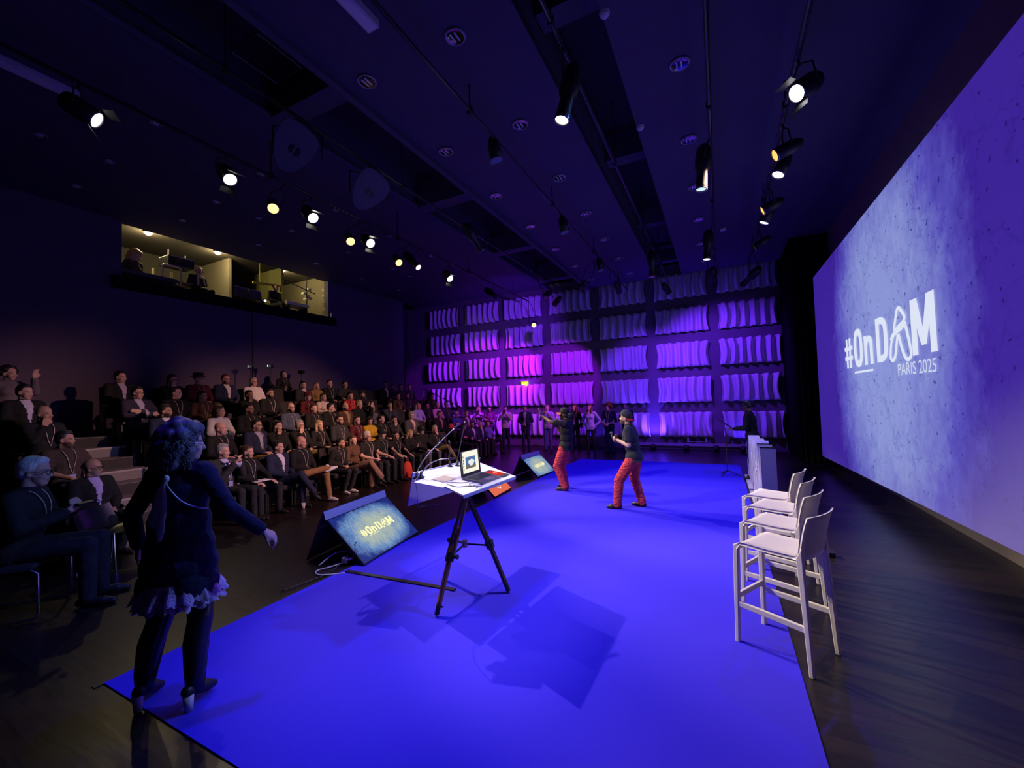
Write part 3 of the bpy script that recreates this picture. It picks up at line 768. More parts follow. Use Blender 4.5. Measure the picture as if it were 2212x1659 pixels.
def assemble():
    run_jobs()
    done = set()
    for o in PEOPLE:
        if o['kb'] not in done:
            H, RH = META[o['kb']]; face_paint(MESH[o['kb']], H, RH); done.add(o['kb'])
    for o in PEOPLE:
        if o['kind'] != 'sit' and o.get('hemcut', True) and o['kt'] not in done:
            done.add(o['kt']); me = MESH[o['kt']]; co = coords(me); J = o['J']
            lim = -(o.get('cutat', .10 if o['top'] != 'jacket' else .17))
            keep = [tuple(q.vertices) for q in me.polygons if np.dot(co[list(q.vertices)].mean(0) - J['pelvis'], J['t']) > lim]
            m2 = bpy.data.meshes.new('top'); m2.from_pydata(co.tolist(), [], keep); m2.polygons.foreach_set('use_smooth', [True] * len(keep)); m2.update(); MESH[o['kt']] = m2
    for o in PEOPLE:
        J = o['J']; e = empty('person', o['loc'], o['yaw'], o['sc']); tag(e, o['label'], 'person', o.get('group')); o['obj'] = e
        link('body', MESH[o['kb']], skin(o['skin'], o.get('beard'), o.get('bs', .85)), e)
        tm = fabric(o['topc'])
        if o['top'] == 'jacket':
            a, b = split_shirt(o['kt'], J); link('jacket', a, tm, e); link('shirt_front', b, fabric(o.get('shirt', (.6, .58, .6))), e)
        else: link({'tee': 't_shirt', 'sweater': 'sweater', 'shirt': 'shirt'}[o['top']], MESH[o['kt']], tm, e)
        if not o.get('nolegs'):
            link('trousers', MESH[o['kl']], (denim if o.get('denim') else fabric)(o['legc']), e)
            for k in o['ks']: link('shoe', MESH[k], mat('shoe', o['shoec'], .5), e)
        RH = Matrix(J['RH'].tolist()).to_4x4(); HM = Matrix.Translation(J['head']) @ RH
        def onhead(nm, me, m_, extra=None, par=e):
            h_ = link(nm, me, m_, par); h_.matrix_basis = HM @ (extra or Matrix.Identity(4)); return h_
        if o['hair']: onhead('hair', MESH[o['kh']], hairmat(o['hairc']))
        ht = o.get('hat')
        if ht:
            tilt = Matrix.Rotation(math.radians(-4), 4, 'Y')
            if ht == 'cap': c_ = onhead('cap', CAPM, fabric(o.get('hatc', (.012, .012, .014))), tilt); b_ = link('brim', BRIMM, fabric(o.get('brimc', o.get('hatc', (.012, .012, .014)))), c_)
            if ht == 'capback': c_ = onhead('cap', CAPM, fabric(o.get('hatc', (.012, .012, .014))), Matrix.Rotation(PI, 4, 'Z') @ Matrix.Rotation(math.radians(12), 4, 'Y')); b_ = link('brim', BRIMM, fabric(o.get('brimc', (.4, .02, .03))), c_)
            if ht == 'hat': onhead('hat', HATM, fabric(o.get('hatc', (.012, .012, .014))))
            if ht == 'cap' and o.get('logo'): q = MB().box((.088, 0, .085), (.006, .03, .022)).build('emblem', mat('emblem', (.8, .6, .1), .5), c_)
        if o.get('glasses'): onhead('glasses', GLASSM, BLACK)
        if o.get('phones'): onhead('headphones', PHONESM, mat('phones', (.3, .3, .3), .4))
        if o.get('lanyard'):
            a, b = lanyard_meshes(o['kt'], J); link('lanyard', a, mat('lanyard', (.50, .43, .39), .7), e)
            if o['lanyard'] == 'badge': link('badge', b, mat('badge', o.get('badgec', (.30, .30, .55)), .4), e)
        if o.get('phone'):
            pm_ = (J['wrL'] + J['wrR']) / 2 + (J['hdL'] + J['hdR']) * .05 + vec(.02, 0, .03)
            ph = MB().box((0, 0, 0), (.010, .075, .15)).build('phone', BLACK, bevel=.004)
            ph.matrix_basis = Matrix.Translation(o['loc']) @ Matrix.Rotation(o['yaw'], 4, 'Z') @ Matrix.Scale(o['sc'], 4) @ Matrix.Translation(pm_) @ Matrix.Rotation(-.5, 4, 'Y')
            tag(ph, ' '.join(('dark phone of the ' + o['label'].replace('standing by the panel wall ', '')).split()[:15]).rstrip(','), 'phone', 'phones in hands')
    return
# ================================================================== audience
BLK = (.012, .012, .014); NAVY = (.018, .022, .055); CHAR = (.03, .03, .034); GREY = (.10, .10, .12); TAN = (.28, .15, .06); KHAKI = (.26, .20, .08)
WHT = (.62, .58, .58); LILAC = (.40, .32, .62); BURG = (.09, .012, .018); BROWN = (.09, .045, .025); RED = (.45, .02, .025); YEL = (.55, .36, .02); CREAM = (.62, .52, .45); PINK = (.62, .34, .50)
JN = (.03, .035, .06)
S = lambda y, hz, d, **k: (y, hz, d, k)
ROWS = [
 # front row
 [S(2.44, 1.15, 'dark suit over open lilac shirt', top='jacket', topc=BLK, shirt=(.42, .34, .62), hair=None, skin='tan', glasses=True, arms='lap', beard='grey', bs=.5),
  S(4.07, 1.17, 'dark suit and violet tie, hands steepled at the mouth', top='jacket', topc=CHAR, shirt=(.45, .42, .7), hairc='grey', arms='steeple', lanyard='badge', legs='sit', hy=20),
  S(4.48, 1.11, 'black roll-neck with a pale notebook on the lap', fem=True, hair='bun', hairc='brown', arms='knees', lanyard=True, book=True),
  S(5.05, 1.13, 'navy suit and white shirt, legs crossed', top='jacket', topc=NAVY, legc=NAVY, shirt=(.62, .58, .66), legs='cross', arms='lap'),
  S(5.53, 1.17, 'black sweater, tan trousers and white sneakers, ankle on knee', legc=TAN, shoec=WHT, hair=None, beard='sand', bs=.4, legs='fig4', arms='lap', lanyard='badge', skin='pink'),
  S(6.36, 1.07, 'black sweater and white sneakers, leaning forward with clasped hands', shoec=WHT, lean=.18, beard='dark', bs=.5, lanyard=True, arms='lap', legs='tuck', skin='tan'),
  S(6.84, 1.08, 'tan patterned scarf over a black top', fem=True, hair='long', hairc='brown', topc=BROWN, legc=(.22, .13, .09), legs='cross', arms='lap', flare=.03),
  S(7.28, 1.13, 'black t-shirt and glasses, bare forearms, hands clasped', top='tee', hairc='white', glasses=True, arms='lap', lanyard='badge'),
  S(7.76, 1.15, 'black t-shirt and black cap with yellow emblem', top='tee', hat='cap', logo=True, hair='crop', hairc='grey', arms='knees', lanyard='badge', beard='grey', bs=.4),
  S(8.25, 1.06, 'black t-shirt, hands open over the lap', top='tee', fem=True, hair='long', arms='knees', lanyard=True),
  S(8.79, 1.05, 'black top looking down at a phone', fem=True, hair='long', hairc='blond', arms='phone', hp=-18, phone=True),
  S(9.28, 1.11, 'black sweater, black cap and glasses', hat='cap', logo=True, glasses=True, hair='crop', hairc='grey', arms='knees', legc=GREY, beard='grey', bs=.6),
  S(9.9, 1.1, 'black sweater and khaki trousers, hand over the mouth', legc=KHAKI, hairc='grey', arms='chinL', legs='cross', lanyard='badge', skin='pink'),
  S(11.44, 1.04, 'black cardigan, arms folded', fem=True, hair='long', arms='cross', skin='tan'),
  S(11.96, 1.09, 'dark suit, white shirt and glasses', top='jacket', topc=JN, shirt=(.66, .62, .7), glasses=True, beard='dark', bs=.7, arms='lap'),
  S(12.5, 1.06, 'navy suit, hand on cheek', top='jacket', topc=NAVY, shirt=(.6, .55, .68), hairc='grey', arms='chin'),
  S(13.02, 1.04, 'violet blouse', fem=True, hair='curly', hairc='brown', topc=(.16, .13, .45), arms='lap')],
 # second row
 [S(2.42, 1.16, 'brown sweater with a lanyard and bare forearms, looking aside', topc=(.05, .035, .03), sleeve='elbow', beard='dark', bs=.8, hair='short', arms='knees', lanyard='badge', skin='tan', hy=35),
  S(4.48, 1.16, 'black sweater, smiling broadly', hair=None, lanyard=True, arms='lap', skin='pink', beard='grey', bs=.3),
  S(5.16, 1.18, 'navy blazer, glasses and ochre trousers', top='jacket', topc=NAVY, shirt=(.35, .33, .45), glasses=True, lanyard='badge', badgec=(.8, .75, .7), legc=(.38, .24, .03), beard='dark', bs=.4),
  S(5.6, 1.13, 'black sweater and orange-brown trousers, hand on chin', arms='chin', legc=(.35, .16, .03), beard='dark', bs=.5),
  S(6.12, 1.11, 'black jumper and glasses, hand at the cheek', hairc='grey', glasses=True, arms='chin', legc=KHAKI, lanyard=True),
  S(6.62, 1.08, 'black top under long loose hair, hands in the lap', fem=True, hair='long', hairc='blond', arms='lap', legc=KHAKI, lanyard=True),
  S(7.2, 1.17, 'charcoal knit and glasses with a full beard', topc=CHAR, glasses=True, beard='brown', bs=.9, arms='lap', lanyard=True),
  S(7.75, 1.13, 'burgundy top with a lanyard', fem=True, hair='long', topc=BURG, arms='lap', lanyard=True, skin='pink'),
  S(8.19, 1.09, 'bright yellow blouse, head bowed', fem=True, hair='bob', topc=YEL, arms='phone', hp=-20, hy=-30),
  S(8.62, 1.11, 'black sweater under tousled curls', hair='curly', arms='lap', lanyard=True),
  S(9.13, 1.06, 'dark cardigan, hand over the mouth', fem=True, hair='bun', topc=CHAR, arms='chin', lanyard=True),
  S(9.87, 1.15, 'grey suit and pink shirt, looking down', top='jacket', topc=(.07, .065, .075), shirt=(.66, .42, .50), hairc='grey', arms='lap', hp=-15),
  S(11.28, 1.12, 'black jacket over a tan shirt', top='jacket', topc=BLK, shirt=(.32, .20, .10), glasses=True, arms='lap', beard='dark', bs=.4, legs='cross'),
  S(12.3, 1.08, 'deep blue jacket and glasses', topc=(.05, .05, .30), hair='rim', hairc='grey', glasses=True, arms='cross', lanyard=True),
  S(12.92, 1.05, 'plum jacket and pale shirt, head bowed', top='jacket', topc=(.10, .03, .10), shirt=(.6, .5, .66), hairc='blond', skin='pink', hp=-15)],
 # third row
 [S(2.43, 1.18, 'black jumper and lanyard, fist against the cheek', hair=None, arms='chin', lanyard=True, skin='tan', hy=20),
  S(3.98, 1.16, 'navy suit and open white shirt', top='jacket', topc=NAVY, shirt=(.66, .62, .7), beard='dark', bs=.9, skin='tan', arms='lap', hy=30),
  S(4.91, 1.12, 'white jacket, turned aside', fem=True, hair='bob', hairc='brown', topc=WHT, arms='lap', hy=40),
  S(5.51, 1.15, 'black shirt and glasses with a lanyard', glasses=True, lanyard=True, beard='dark', bs=.8, skin='tan'),
  S(6.5, 1.15, 'slate blue jacket and glasses', topc=(.06, .07, .12), hair=None, beard='brown', bs=.9, glasses=True, lanyard=True, legc=KHAKI),
  S(7.13, 1.11, 'black zip top with a lanyard', hairc='brown', lanyard=True, beard='sand', bs=.4),
  S(7.65, 1.12, 'black jumper over a white collar', hairc='dark', lanyard=True, hat=None, hy=30),
  S(8.13, 1.13, 'brown jacket over tan shirt', top='jacket', topc=BROWN, shirt=(.4, .26, .12), hair='rim', hairc='dark', beard='dark', bs=.9, lanyard=True),
  S(8.63, 1.18, 'black suit with one hand raised open', top='jacket', topc=BLK, hairc='blond', arms='raise', shirt=BLK),
  S(9.12, 1.04, 'grey cardigan', fem=True, hair='long', topc=GREY, skin='tan'),
  S(9.85, 1.12, 'dark suit, hand on chin, deep in thought', top='jacket', topc=JN, shirt=BLK, arms='chin', beard='dark', bs=.4, skin='tan'),
  S(11.22, 1.06, 'lavender sweater', fem=True, hair='bob', hairc='blond', topc=(.36, .34, .62), arms='lap'),
  S(11.7, 1.05, 'black top with a lanyard and glasses', fem=True, hair='long', lanyard=True, glasses=True),
  S(12.28, 1.04, 'pale pink blouse', fem=True, hair='pony', hairc='blond', topc=PINK),
  S(12.86, 1.08, 'dark suit with a lanyard, sitting upright', top='jacket', topc=JN, shirt=CHAR, glasses=True, lanyard=True)],
 # fourth row
 [S(2.42, 1.18, 'dark jacket and pale patterned shirt', top='jacket', topc=BLK, shirt=(.5, .46, .58), hairc='dark', arms='lap', hy=10),
  S(3.87, 1.17, 'navy suit with folded arms and glasses', top='jacket', topc=(.035, .03, .06), legc=NAVY, shirt=(.45, .42, .55), arms='cross', glasses=True, hy=20),
  S(4.5, 1.17, 'black sweater and khaki trousers', legc=KHAKI, arms='lap', lanyard=True, hy=25),
  S(4.99, 1.1, 'dark brown top with a lanyard', fem=True, hair='long', topc=BROWN, lanyard=True, skin='tan'),
  S(5.99, 1.12, 'black jacket, fist against the mouth', arms='chin', skin='brown', beard='dark', bs=.5),
  S(6.5, 1.16, 'black top and lanyard with badge, heavy beard', beard='dark', bs=.95, skin='tan', lanyard='badge', badgec=(.7, .65, .6)),
  S(7.57, 1.08, 'dark red top and beret', fem=True, hat='hat', hair='bob', topc=BURG, hatc=BURG, lanyard=True, glasses=True),
  S(8.06, 1.05, 'cream sweater, arms folded', fem=True, hair='long', hairc='brown', topc=CREAM, arms='cross'),
  S(9.02, 1.09, 'bright red sweater', fem=True, hair='long', topc=RED, arms='lap', lanyard=True),
  S(9.5, 1.14, 'black jacket and brimmed hat holding a phone', hat='hat', hair='long', arms='phone', phone=True, beard='dark', bs=.8, hy=-20),
  S(11.12, 1.06, 'brown knitted sweater', topc=BROWN, legc=BROWN, fem=True, hair='bun', hairc='brown', lanyard=True),
  S(11.6, 1.07, 'dark jacket with a lanyard and beard', topc=CHAR, beard='dark', bs=.8, lanyard=True),
  S(13.03, 1.0, 'black sweater, head bowed', glasses=True, hp=-18, lanyard=True, skin='tan')],
 # back row
 [S(2.43, 1.17, 'grey cardigan under long dark curls', fem=True, hair='curly', topc=(.14, .11, .13), arms='raise', hy=10),
  S(3.9, 1.16, 'black jacket over a pale lilac shirt', top='jacket', topc=BLK, shirt=(.45, .38, .52), arms='lap', hy=15),
  S(4.79, 1.13, 'black top, chin on hand', fem=True, hair='long', glasses=True, arms='chin'),
  S(5.31, 1.17, 'wine red sweater and flat cap', hat='hat', hatc=(.03, .02, .02), hair='crop', topc=BURG, legc=KHAKI, glasses=True, lanyard=True),
  S(5.9, 1.19, 'navy jacket and white shirt with a ginger beard', top='jacket', topc=NAVY, shirt=WHT, beard='red', bs=.9, hairc='red', glasses=True, skin='pink'),
  S(6.58, 1.13, 'white shirt and glasses', topc=(.6, .54, .54), top='shirt', hairc='grey', glasses=True, skin='pink'),
  S(8.02, 1.08, 'black jacket and white shirt, leaning aside', top='jacket', topc=CHAR, shirt=WHT, hair='bob', hairc='dark'),
  S(8.47, 1.06, 'ochre scarf', fem=True, hair='long', hairc='sand', topc=(.28, .16, .06)),
  S(8.94, 1.14, 'black sweater with a lanyard, arms on knees', hairc='brown', lanyard=True, arms='knees'),
  S(9.53, 1.12, 'dark t-shirt, bare forearms', top='tee', topc=CHAR, arms='lap', skin='tan'),
  S(11.33, 1.15, 'black suit and white shirt, sitting tall', top='jacket', topc=BLK, shirt=WHT, glasses=True, beard='dark', bs=.4),
  S(11.72, 1.08, 'black sweater with a lanyard', lanyard=True, skin='tan', beard='dark', bs=.6),
  S(12.15, 1.07, 'dark shirt in deep shade', topc=CHAR, glasses=True),
  S(12.65, 1.08, 'dark blue jacket in deep shade', topc=NAVY, lanyard=True)]]
RN = ['front', 'second', 'third', 'fourth', 'back']
SEATS = []
def aim_yaw(x, y): return math.atan2(7.7 - y, -2.4 - x)
for r, lst in enumerate(ROWS):
    n = 0
    for (y, hz, desc, k) in lst:
        k = dict(k); x = XR[r]; a = math.degrees(aim_yaw(x, y))
        by = max(-14, min(14, a * .35)); hy = k.pop('hy', None); hy = (a - by) * .9 if hy is None else hy
        hy = max(-50, min(50, hy))
        pose = ('sit', k.pop('arms', 'lap'), k.pop('legs', random.choice(('sit', 'sit', 'tuck', 'wide'))), k.pop('lean', -.12), hy, k.pop('hp', 0))
        side = 'beyond the aisle steps' if y < 3 else '%s from the aisle' % ORD[n]
        if y >= 3: n += 1
        lab = 'person in %s, %s row' % (desc, RN[r])
        if k.pop('book', False): BOOK_AT = (x, y, RISE * r)
        sc = max(.95, min(1.06, hz / 1.11))
        person((x, y, RISE * r), math.radians(by), pose, lab, sc=sc, group='people seated in the %s row' % RN[r], **k)
        SEATS.append((r, y, True))
# theatre seats
SEATM = mat('seat_cloth', (.020, .016, .018), .9, noise=.2, nscale=25, bump=.2, bscale=80)
def seat_proto():
    e = empty('theatre_seat', (0, 0, 0))
    MB().box((.02, 0, .39), (.46, .48, .10)).build('cushion', SEATM, e, bevel=.03)
    MB(M=Matrix.Translation((-.22, 0, .66)) @ Matrix.Rotation(-.16, 4, 'Y')).box((0, 0, 0), (.08, .50, .62)).build('backrest', SEATM, e, bevel=.03)
    for s in (1, -1):
        a = MB().box((.0, s * .268, .60), (.34, .045, .035)).build('armrest', mat('armrest', (.05, .04, .04), .4), e, bevel=.012)
        MB().cyl((.155, s * .268, .6175), (.155, s * .268, .623), .020, n=12).build('end_cap', mat('armrest_cap', (.45, .40, .40), .4), a)
        MB().box((-.02, s * .268, .29), (.20, .03, .58)).build('leg', DARKMET, e)
    return e
proto = seat_proto(); first = True
EXTRA = {0: [3.3 + .0], 1: [10.5, 10.9 - .0], 2: [6.0, 10.5], 3: [5.5, 7.05, 10.1, 10.6, 12.2], 4: [7.3, 10.1, 10.7, 13.1]}
EXTRA[0] = [10.5, 10.95]; EXTRA[1] = [10.4, 11.8]
for r in range(5):
    ys = sorted([y for rr, y, _ in SEATS if rr == r] + EXTRA[r]); n = 0
    lp = -9
    for y in ys:
        if y - lp < .53 and y in EXTRA[r]: continue
        s_ = proto if first else copy_tree(proto); first = False
        s_.location = (XR[r] - .02, y, RISE * r); lp = y
        if y < 3: lab = 'dark theatre seat beyond the aisle steps, %s row' % RN[r]
        else: lab = 'dark theatre seat, %s row, %s from the aisle' % (RN[r], ORD[n]); n += 1
        tag(s_, lab, 'seat', 'theatre seats in rows')
nb = empty('notebook', (XR[0] + .30, 4.48, .625)); tag(nb, 'pale open notebook on the lap of a front row listener', 'notebook')
MB().box((0, 0, 0), (.20, .30, .012)).build('pages', mat('paper', (.7, .66, .68), .8), nb); MB().box((0, 0, -.01), (.21, .31, .008)).build('cover', mat('book_cover', (.05, .03, .03), .6), nb)
# people standing at the back with the cameras
person((-11.55, 7.85, RISE * 4), math.radians(5), ('stand', 'clasp', '', 0.0, 15, 12), 'person in black standing behind the back row with a white badge', fem=True, hair='bob', lanyard='badge', badgec=(.75, .72, .72), sc=.88)
def tripod_cam(x, y, h, lab, lcd):
    e = empty('camera_tripod', (x, y, RISE * 4)); tag(e, lab, 'tripod')
    for k in range(3):
        a = 2 * PI * k / 3 + .4; MB().cyl((0, 0, h - .35), (.32 * math.cos(a), .32 * math.sin(a), 0), .014, n=6).build('leg', DARKMET, e)
    MB().cyl((0, 0, h - .5), (0, 0, h), .018, n=8).build('column', DARKMET, e)
    b = MB().box((0, 0, h + .05), (.20, .09, .10)).cyl((.10, 0, h + .05), (.17, 0, h + .05), .04, n=12).build('camera', BLACK, e)
    if lcd: MB().box((-.02, -.075, h + .06), (.008, .07, .055), (0, 0, 1.1)).build('screen', emis('lcd', (.8, .85, 1.0), 1.2), b)
tripod_cam(-11.6, 6.95, 1.55, 'tripod with small glowing camera screen, nearest the booth corner', True)
tripod_cam(-11.6, 7.5, 1.60, 'tripod with glowing camera screen beside the standing person in black', True)
tripod_cam(-11.6, 8.5, 1.48, 'dark tripod with camera to the far side of the standing person', False)
# people standing along the panel wall
ST = [(-8.75, 14.35, 'lilac shirt, holding a phone up', dict(fem=True, hair='bob', hairc='blond', topc=PINK, arms='film', phone=True, legc=NAVY), 40),
      (-8.25, 14.35, 'burgundy waistcoat over a pale shirt', dict(fem=True, hair='long', glasses=True, topc=(.20, .05, .12), arms='cross'), 30),
      (-7.45, 14.2, 'pale pink shirt and navy trousers, filming', dict(topc=(.60, .40, .62), legc=NAVY, glasses=True, arms='film', phone=True, lanyard='badge', beard='dark', bs=.5), 10),
      (-6.6, 14.2, 'navy suit, hands clasped in front', dict(top='jacket', topc=NAVY, legc=NAVY, shirt=(.4, .35, .5), arms='clasp', lanyard='badge', skin='tan', beard='dark', bs=.5), 0),
      (-5.7, 14.2, 'lilac shirt and blue jeans', dict(topc=(.36, .28, .60), legc=(.06, .07, .30), arms='film', lanyard='badge', hairc='blond'), 0),
      (-4.65, 14.2, 'black blouse with a large badge', dict(fem=True, hair='long', hairc='red', arms='down', lanyard='badge'), -10),
      (-4.0, 13.9, 'lilac blouse and black trousers, hands on hips', dict(fem=True, hair='long', hairc='red', topc=(.40, .34, .68), arms='hips', lanyard='badge', hp=12), -15),
      (-3.38, 14.0, 'navy shirt and headset, hands clasped', dict(hair='afro', hairc='red', topc=NAVY, legc=NAVY, arms='clasp', lanyard='badge', sleeve='elbow', skin='pink', flare=.05), -15),
      (-2.85, 14.35, 'dark clothes, half hidden', dict(topc=BLK, arms='cross', lanyard='badge', skin='pink'), -20)]
for x, y, d, k, hy in ST:
    k = dict(k); a = k.pop('arms'); hp = k.pop('hp', 0)
    yaw = math.atan2(7.6 - y, -2.2 - x) - .35
    person((x, y, 0), yaw, ('stand', a, '', 0.0, hy, hp), 'person standing by the panel wall in ' + d, sc=.965, group='people standing along the panel wall', **k)
# technician at the music stand
person((.62, 10.6, 0), math.radians(165), ('stand', 'stand', '', .10, 0, -15), 'person in black behind the music stand beside the white letters', sc=1.0, topc=(.006, .006, .007), legc=(.006, .006, .007), skin='brown')
ms = empty('music_stand', (.10, 10.75, 0)); tag(ms, 'black music stand with tilted tray on tripod feet', 'music stand')
MB().cyl((0, 0, .1), (0, 0, 1.12), .012, n=8).build('pole', BLACK, ms)
MB().box((-.02, 0, 1.22), (.36, .46, .012), (0, .62, 0)).build('tray', BLACK, ms)
for k in range(3):
    a = 2 * PI * k / 3; MB().cyl((0, 0, .14), (.28 * math.cos(a), .28 * math.sin(a), .012), .010, n=6).build('leg', BLACK, ms)
# booth crew
BZ = 4.75
person((-13.25, 4.90, BZ - .0), math.radians(20), ('sit', 'lap', 'sit', .30, 20, -28), 'person with long hair bent over the desk in the control booth', fem=True, hair='wild', hairc='blond', topc=(.06, .055, .05))
person((-13.25, 6.41, BZ - .0), math.radians(10), ('sit', 'lap', 'sit', .1, -15, -10), 'person with headphones and lanyard in the control booth', hair=None, phones=True, lanyard=True, topc=(.02, .02, .02))
person((-13.22, 8.70, BZ + .05), math.radians(10), ('sit', 'lap', 'sit', .05, 0, -5), 'person in dark top beside the white desk in the control booth', hair='crop', hairc='dark', topc=(.02, .02, .018), skin='tan')
# ================================================================== the four nearest figures
def mk(pelvis, lean, fem, neckhead, arms, legs, hy=0, hp=0, hr=0, roll=0.0, hk=1.0):
    J = {'pelvis': vec(*pelvis)}; torso(J, lean, True, fem, roll); J['head'] = J['neck'] + vec(*neckhead); J['hk'] = hk
    for nm in 'LR':
        sh, el, wr, hd, hn, cu, th = arms[nm]
        if sh is not None: J['sh' + nm] = vec(*sh)
        J['el' + nm] = vec(*el); J['wr' + nm] = vec(*wr); J['hd' + nm] = nrm(hd); J['hn' + nm] = nrm(hn); J['cu' + nm] = cu; J['th' + nm] = th
        hip, kn, an, fd = legs[nm]; J['hip' + nm] = vec(*hip); J['kn' + nm] = vec(*kn); J['an' + nm] = vec(*an); J['fd' + nm] = nrm(fd)
    hd_rot(J, hy, hp, hr); return J
TROUS = (.62, .055, .07)
# performer with raised open hand
JA = mk((-.04, 0, .90), -.06, False, (.065, 0, .145),
        {'L': (None, (.20, .27, 1.42), (.40, .20, 1.54), (.35, .0, .94), (.9, -.2, -.1), .12, .1), 'R': (None, (.14, -.24, 1.14), (.22, -.07, 1.36), (.25, .75, .25), (-.6, .2, .3), 1.15, .9)},
        {'L': ((-.02, .09, .89), (.14, .12, .49), (-.02, .13, .085), (1, .15, 0)), 'R': ((-.02, -.09, .89), (.12, -.12, .49), (.06, -.15, .085), (1, -.2, 0))}, hp=2, hy=5)
person((-2.93, 8.2, .01), PI, JA, 'performer in black t-shirt, red trousers and cap raising one open hand', top='tee', topc=(.016, .015, .016), legc=TROUS, skin='brown', hair='bunbig', hairc='dark', hat='cap', hatc=(.02, .015, .014), brimc=(.38, .10, .05), beard='dark', bs=.9, vox=.0075, hem=.04, cutat=.08, topg=.020, legg=.022, denim=True, shoec=(.012, .012, .013))
# performer with backward cap
JB = mk((-.10, 0, .885), .15, False, (.045, 0, .150),
        {'L': (None, (-.06, .25, 1.10), (.17, .06, 1.17), (.55, -.75, .25), (-.5, -.3, .6), .9, .8), 'R': (None, (.04, -.24, 1.12), (.19, -.05, 1.14), (.55, .75, .25), (-.5, .3, .6), .9, .8)},
        {'L': ((-.09, .09, .87), (.15, .12, .48), (.19, .13, .085), (1, .15, 0)), 'R': ((-.10, -.09, .87), (-.06, -.15, .48), (-.17, -.15, .085), (1, -.25, 0))}, hp=10, hy=0)
person((-1.43, 7.2, .01), PI, JB, 'performer in dark t-shirt and red trousers, cap worn backwards, hands together', top='tee', topc=(.030, .034, .045), legc=TROUS, skin='fair', hair='crop', hairc='brown', hat='capback', hatc=(.035, .038, .042), brimc=(.5, .03, .04), beard='brown', bs=.85, vox=.0075, hem=.04, cutat=.08, topg=.022, legg=.026, denim=True, shoec=(.014, .013, .013), sc=.985)
# walking woman in front
JW = mk((.0, 0, 1.00), .05, True, (.03, 0, .150),
        {'L': (None, (-.06, .26, 1.22), (.04, .30, .99), (.3, 0, -1), (0, -1, 0), .5, .5), 'R': (None, (-.02, -.33, 1.24), (.06, -.50, 1.06), (.35, -.55, -.5), (0, .6, -.5), .75, .6)},
        {'L': ((0, .09, .98), (.02, .14, .55), (-.02, .20, .15), (.90, .1, -.33)), 'R': ((0, -.09, .98), (.02, -.12, .55), (-.04, -.13, .15), (.92, -.12, -.30))}, hy=-48, hp=-4)
WLOC = (-3.22, 1.46, .01); WYAW = math.radians(118)
person(WLOC, WYAW, JW, 'person seen from behind in long navy blazer, lace hem and heeled boots', fem=True, top='sweater', topc=(.012, .013, .040), legc=(.008, .008, .012), hair='wild', hairc='smoke', vox=.009, hem=.12, cutat=.36, skin='fair', shoec=(.006, .006, .008))
wt = torso_prims(JW, .024, True) + [ell((0, 0, 1.14), (.150, .190, .20)), ell((0, 0, .98), (.165, .215, .20)), ell((0, 0, .88), (.180, .232, .16)), cap((-.01, .085, .76), (-.01, -.085, .76), .155), cap(JW['shL'] + vec(0, .01, -.01), JW['shR'] + vec(0, -.01, -.01), .066)]
for nm in 'LR': wt += [cap(JW['sh' + nm], JW['el' + nm], .062, .052), cap(JW['el' + nm], JW['el' + nm] * .08 + JW['wr' + nm] * .92, .052, .044)]
JOBS[('top', 'sweater', 'long', .12, 'custom', PEOPLE[-1]['label'])] = (wt, .010, 3, None)
WOMAN = PEOPLE[-1]
# seated grey-haired listener with a device in his hands
GLOC = (-6.07, 1.43, .0); GYAW = math.radians(52)
JG = seated('phone', 'sit', .10, False, 0, -4)
person(GLOC, GYAW, JG, 'grey-haired person in dark clothes and glasses holding a device, on the chrome chair', top='sweater', topc=(.016, .016, .018), hair='short', hairc='white', glasses=True, lanyard=True, skin='fair', vox=.009, sc=1.2)
for nm_ in ('hem',): pass
# a second microphone-holding figure is not needed: grow all meshes now
assemble()
def W2(p, loc, yaw, sc=1.0): return Matrix.Translation(loc) @ Matrix.Rotation(yaw, 4, 'Z') @ Matrix.Scale(sc, 4) @ Vector(p)

# --- the woman's extra clothing
we = WOMAN['obj']
rr = random.Random(5)
fr = MB(); N = 96
for lay, (z0, z1, r0, r1) in enumerate(((.80, .68, .205, .255), (.74, .64, .20, .245))):
    vs = []; fs = []
    for j in range(5):
        v = j / 4
        for i in range(N):
            a = 2 * PI * i / N; fr_ = (r0 + (r1 - r0) * v) + .022 * v * math.sin(a * 15 + lay) + .012 * v * math.sin(a * 37 + 2 * lay)
            vs.append((fr_ * math.cos(a) * .82, fr_ * math.sin(a), z0 + (z1 - z0) * v + .012 * math.sin(a * 22 + lay) * v))
    for j in range(4):
        for i in range(N): fs.append((j * N + i, j * N + (i + 1) % N, (j + 1) * N + (i + 1) % N, (j + 1) * N + i))
    fr.add(vs, fs)
fr.build('lace_hem', mat('lace', (.48, .34, .50), .85, noise=.4, nscale=45, bump=.8, bscale=70), we, True)
for nm in 'LR':
    a = JW['an' + nm]; hx = a[0] - .055; hy_ = a[1]
    MB().cyl((hx, hy_, 0), (hx - .004, hy_, .10), .022, .030, 14).build('boot_heel', mat('pale_heel', (.55, .48, .52), .45), we, True)
    k = JW['kn' + nm]; LEA = mat('boot_leather', (.010, .010, .014), .28, bump=.4, bscale=14)
    MB().tube([(a[0], a[1], a[2] - .05), (a[0] - .005, a[1], a[2] + .05), ((a[0] + k[0]) / 2 - .02, (a[1] + k[1]) / 2, (a[2] + k[2]) / 2 + .03), (k[0], k[1], k[2] - .03), (k[0], k[1] * .98, k[2] + .09)], [.050, .056, .070, .072, .078], 16).build('boot_shaft', LEA, we, True)
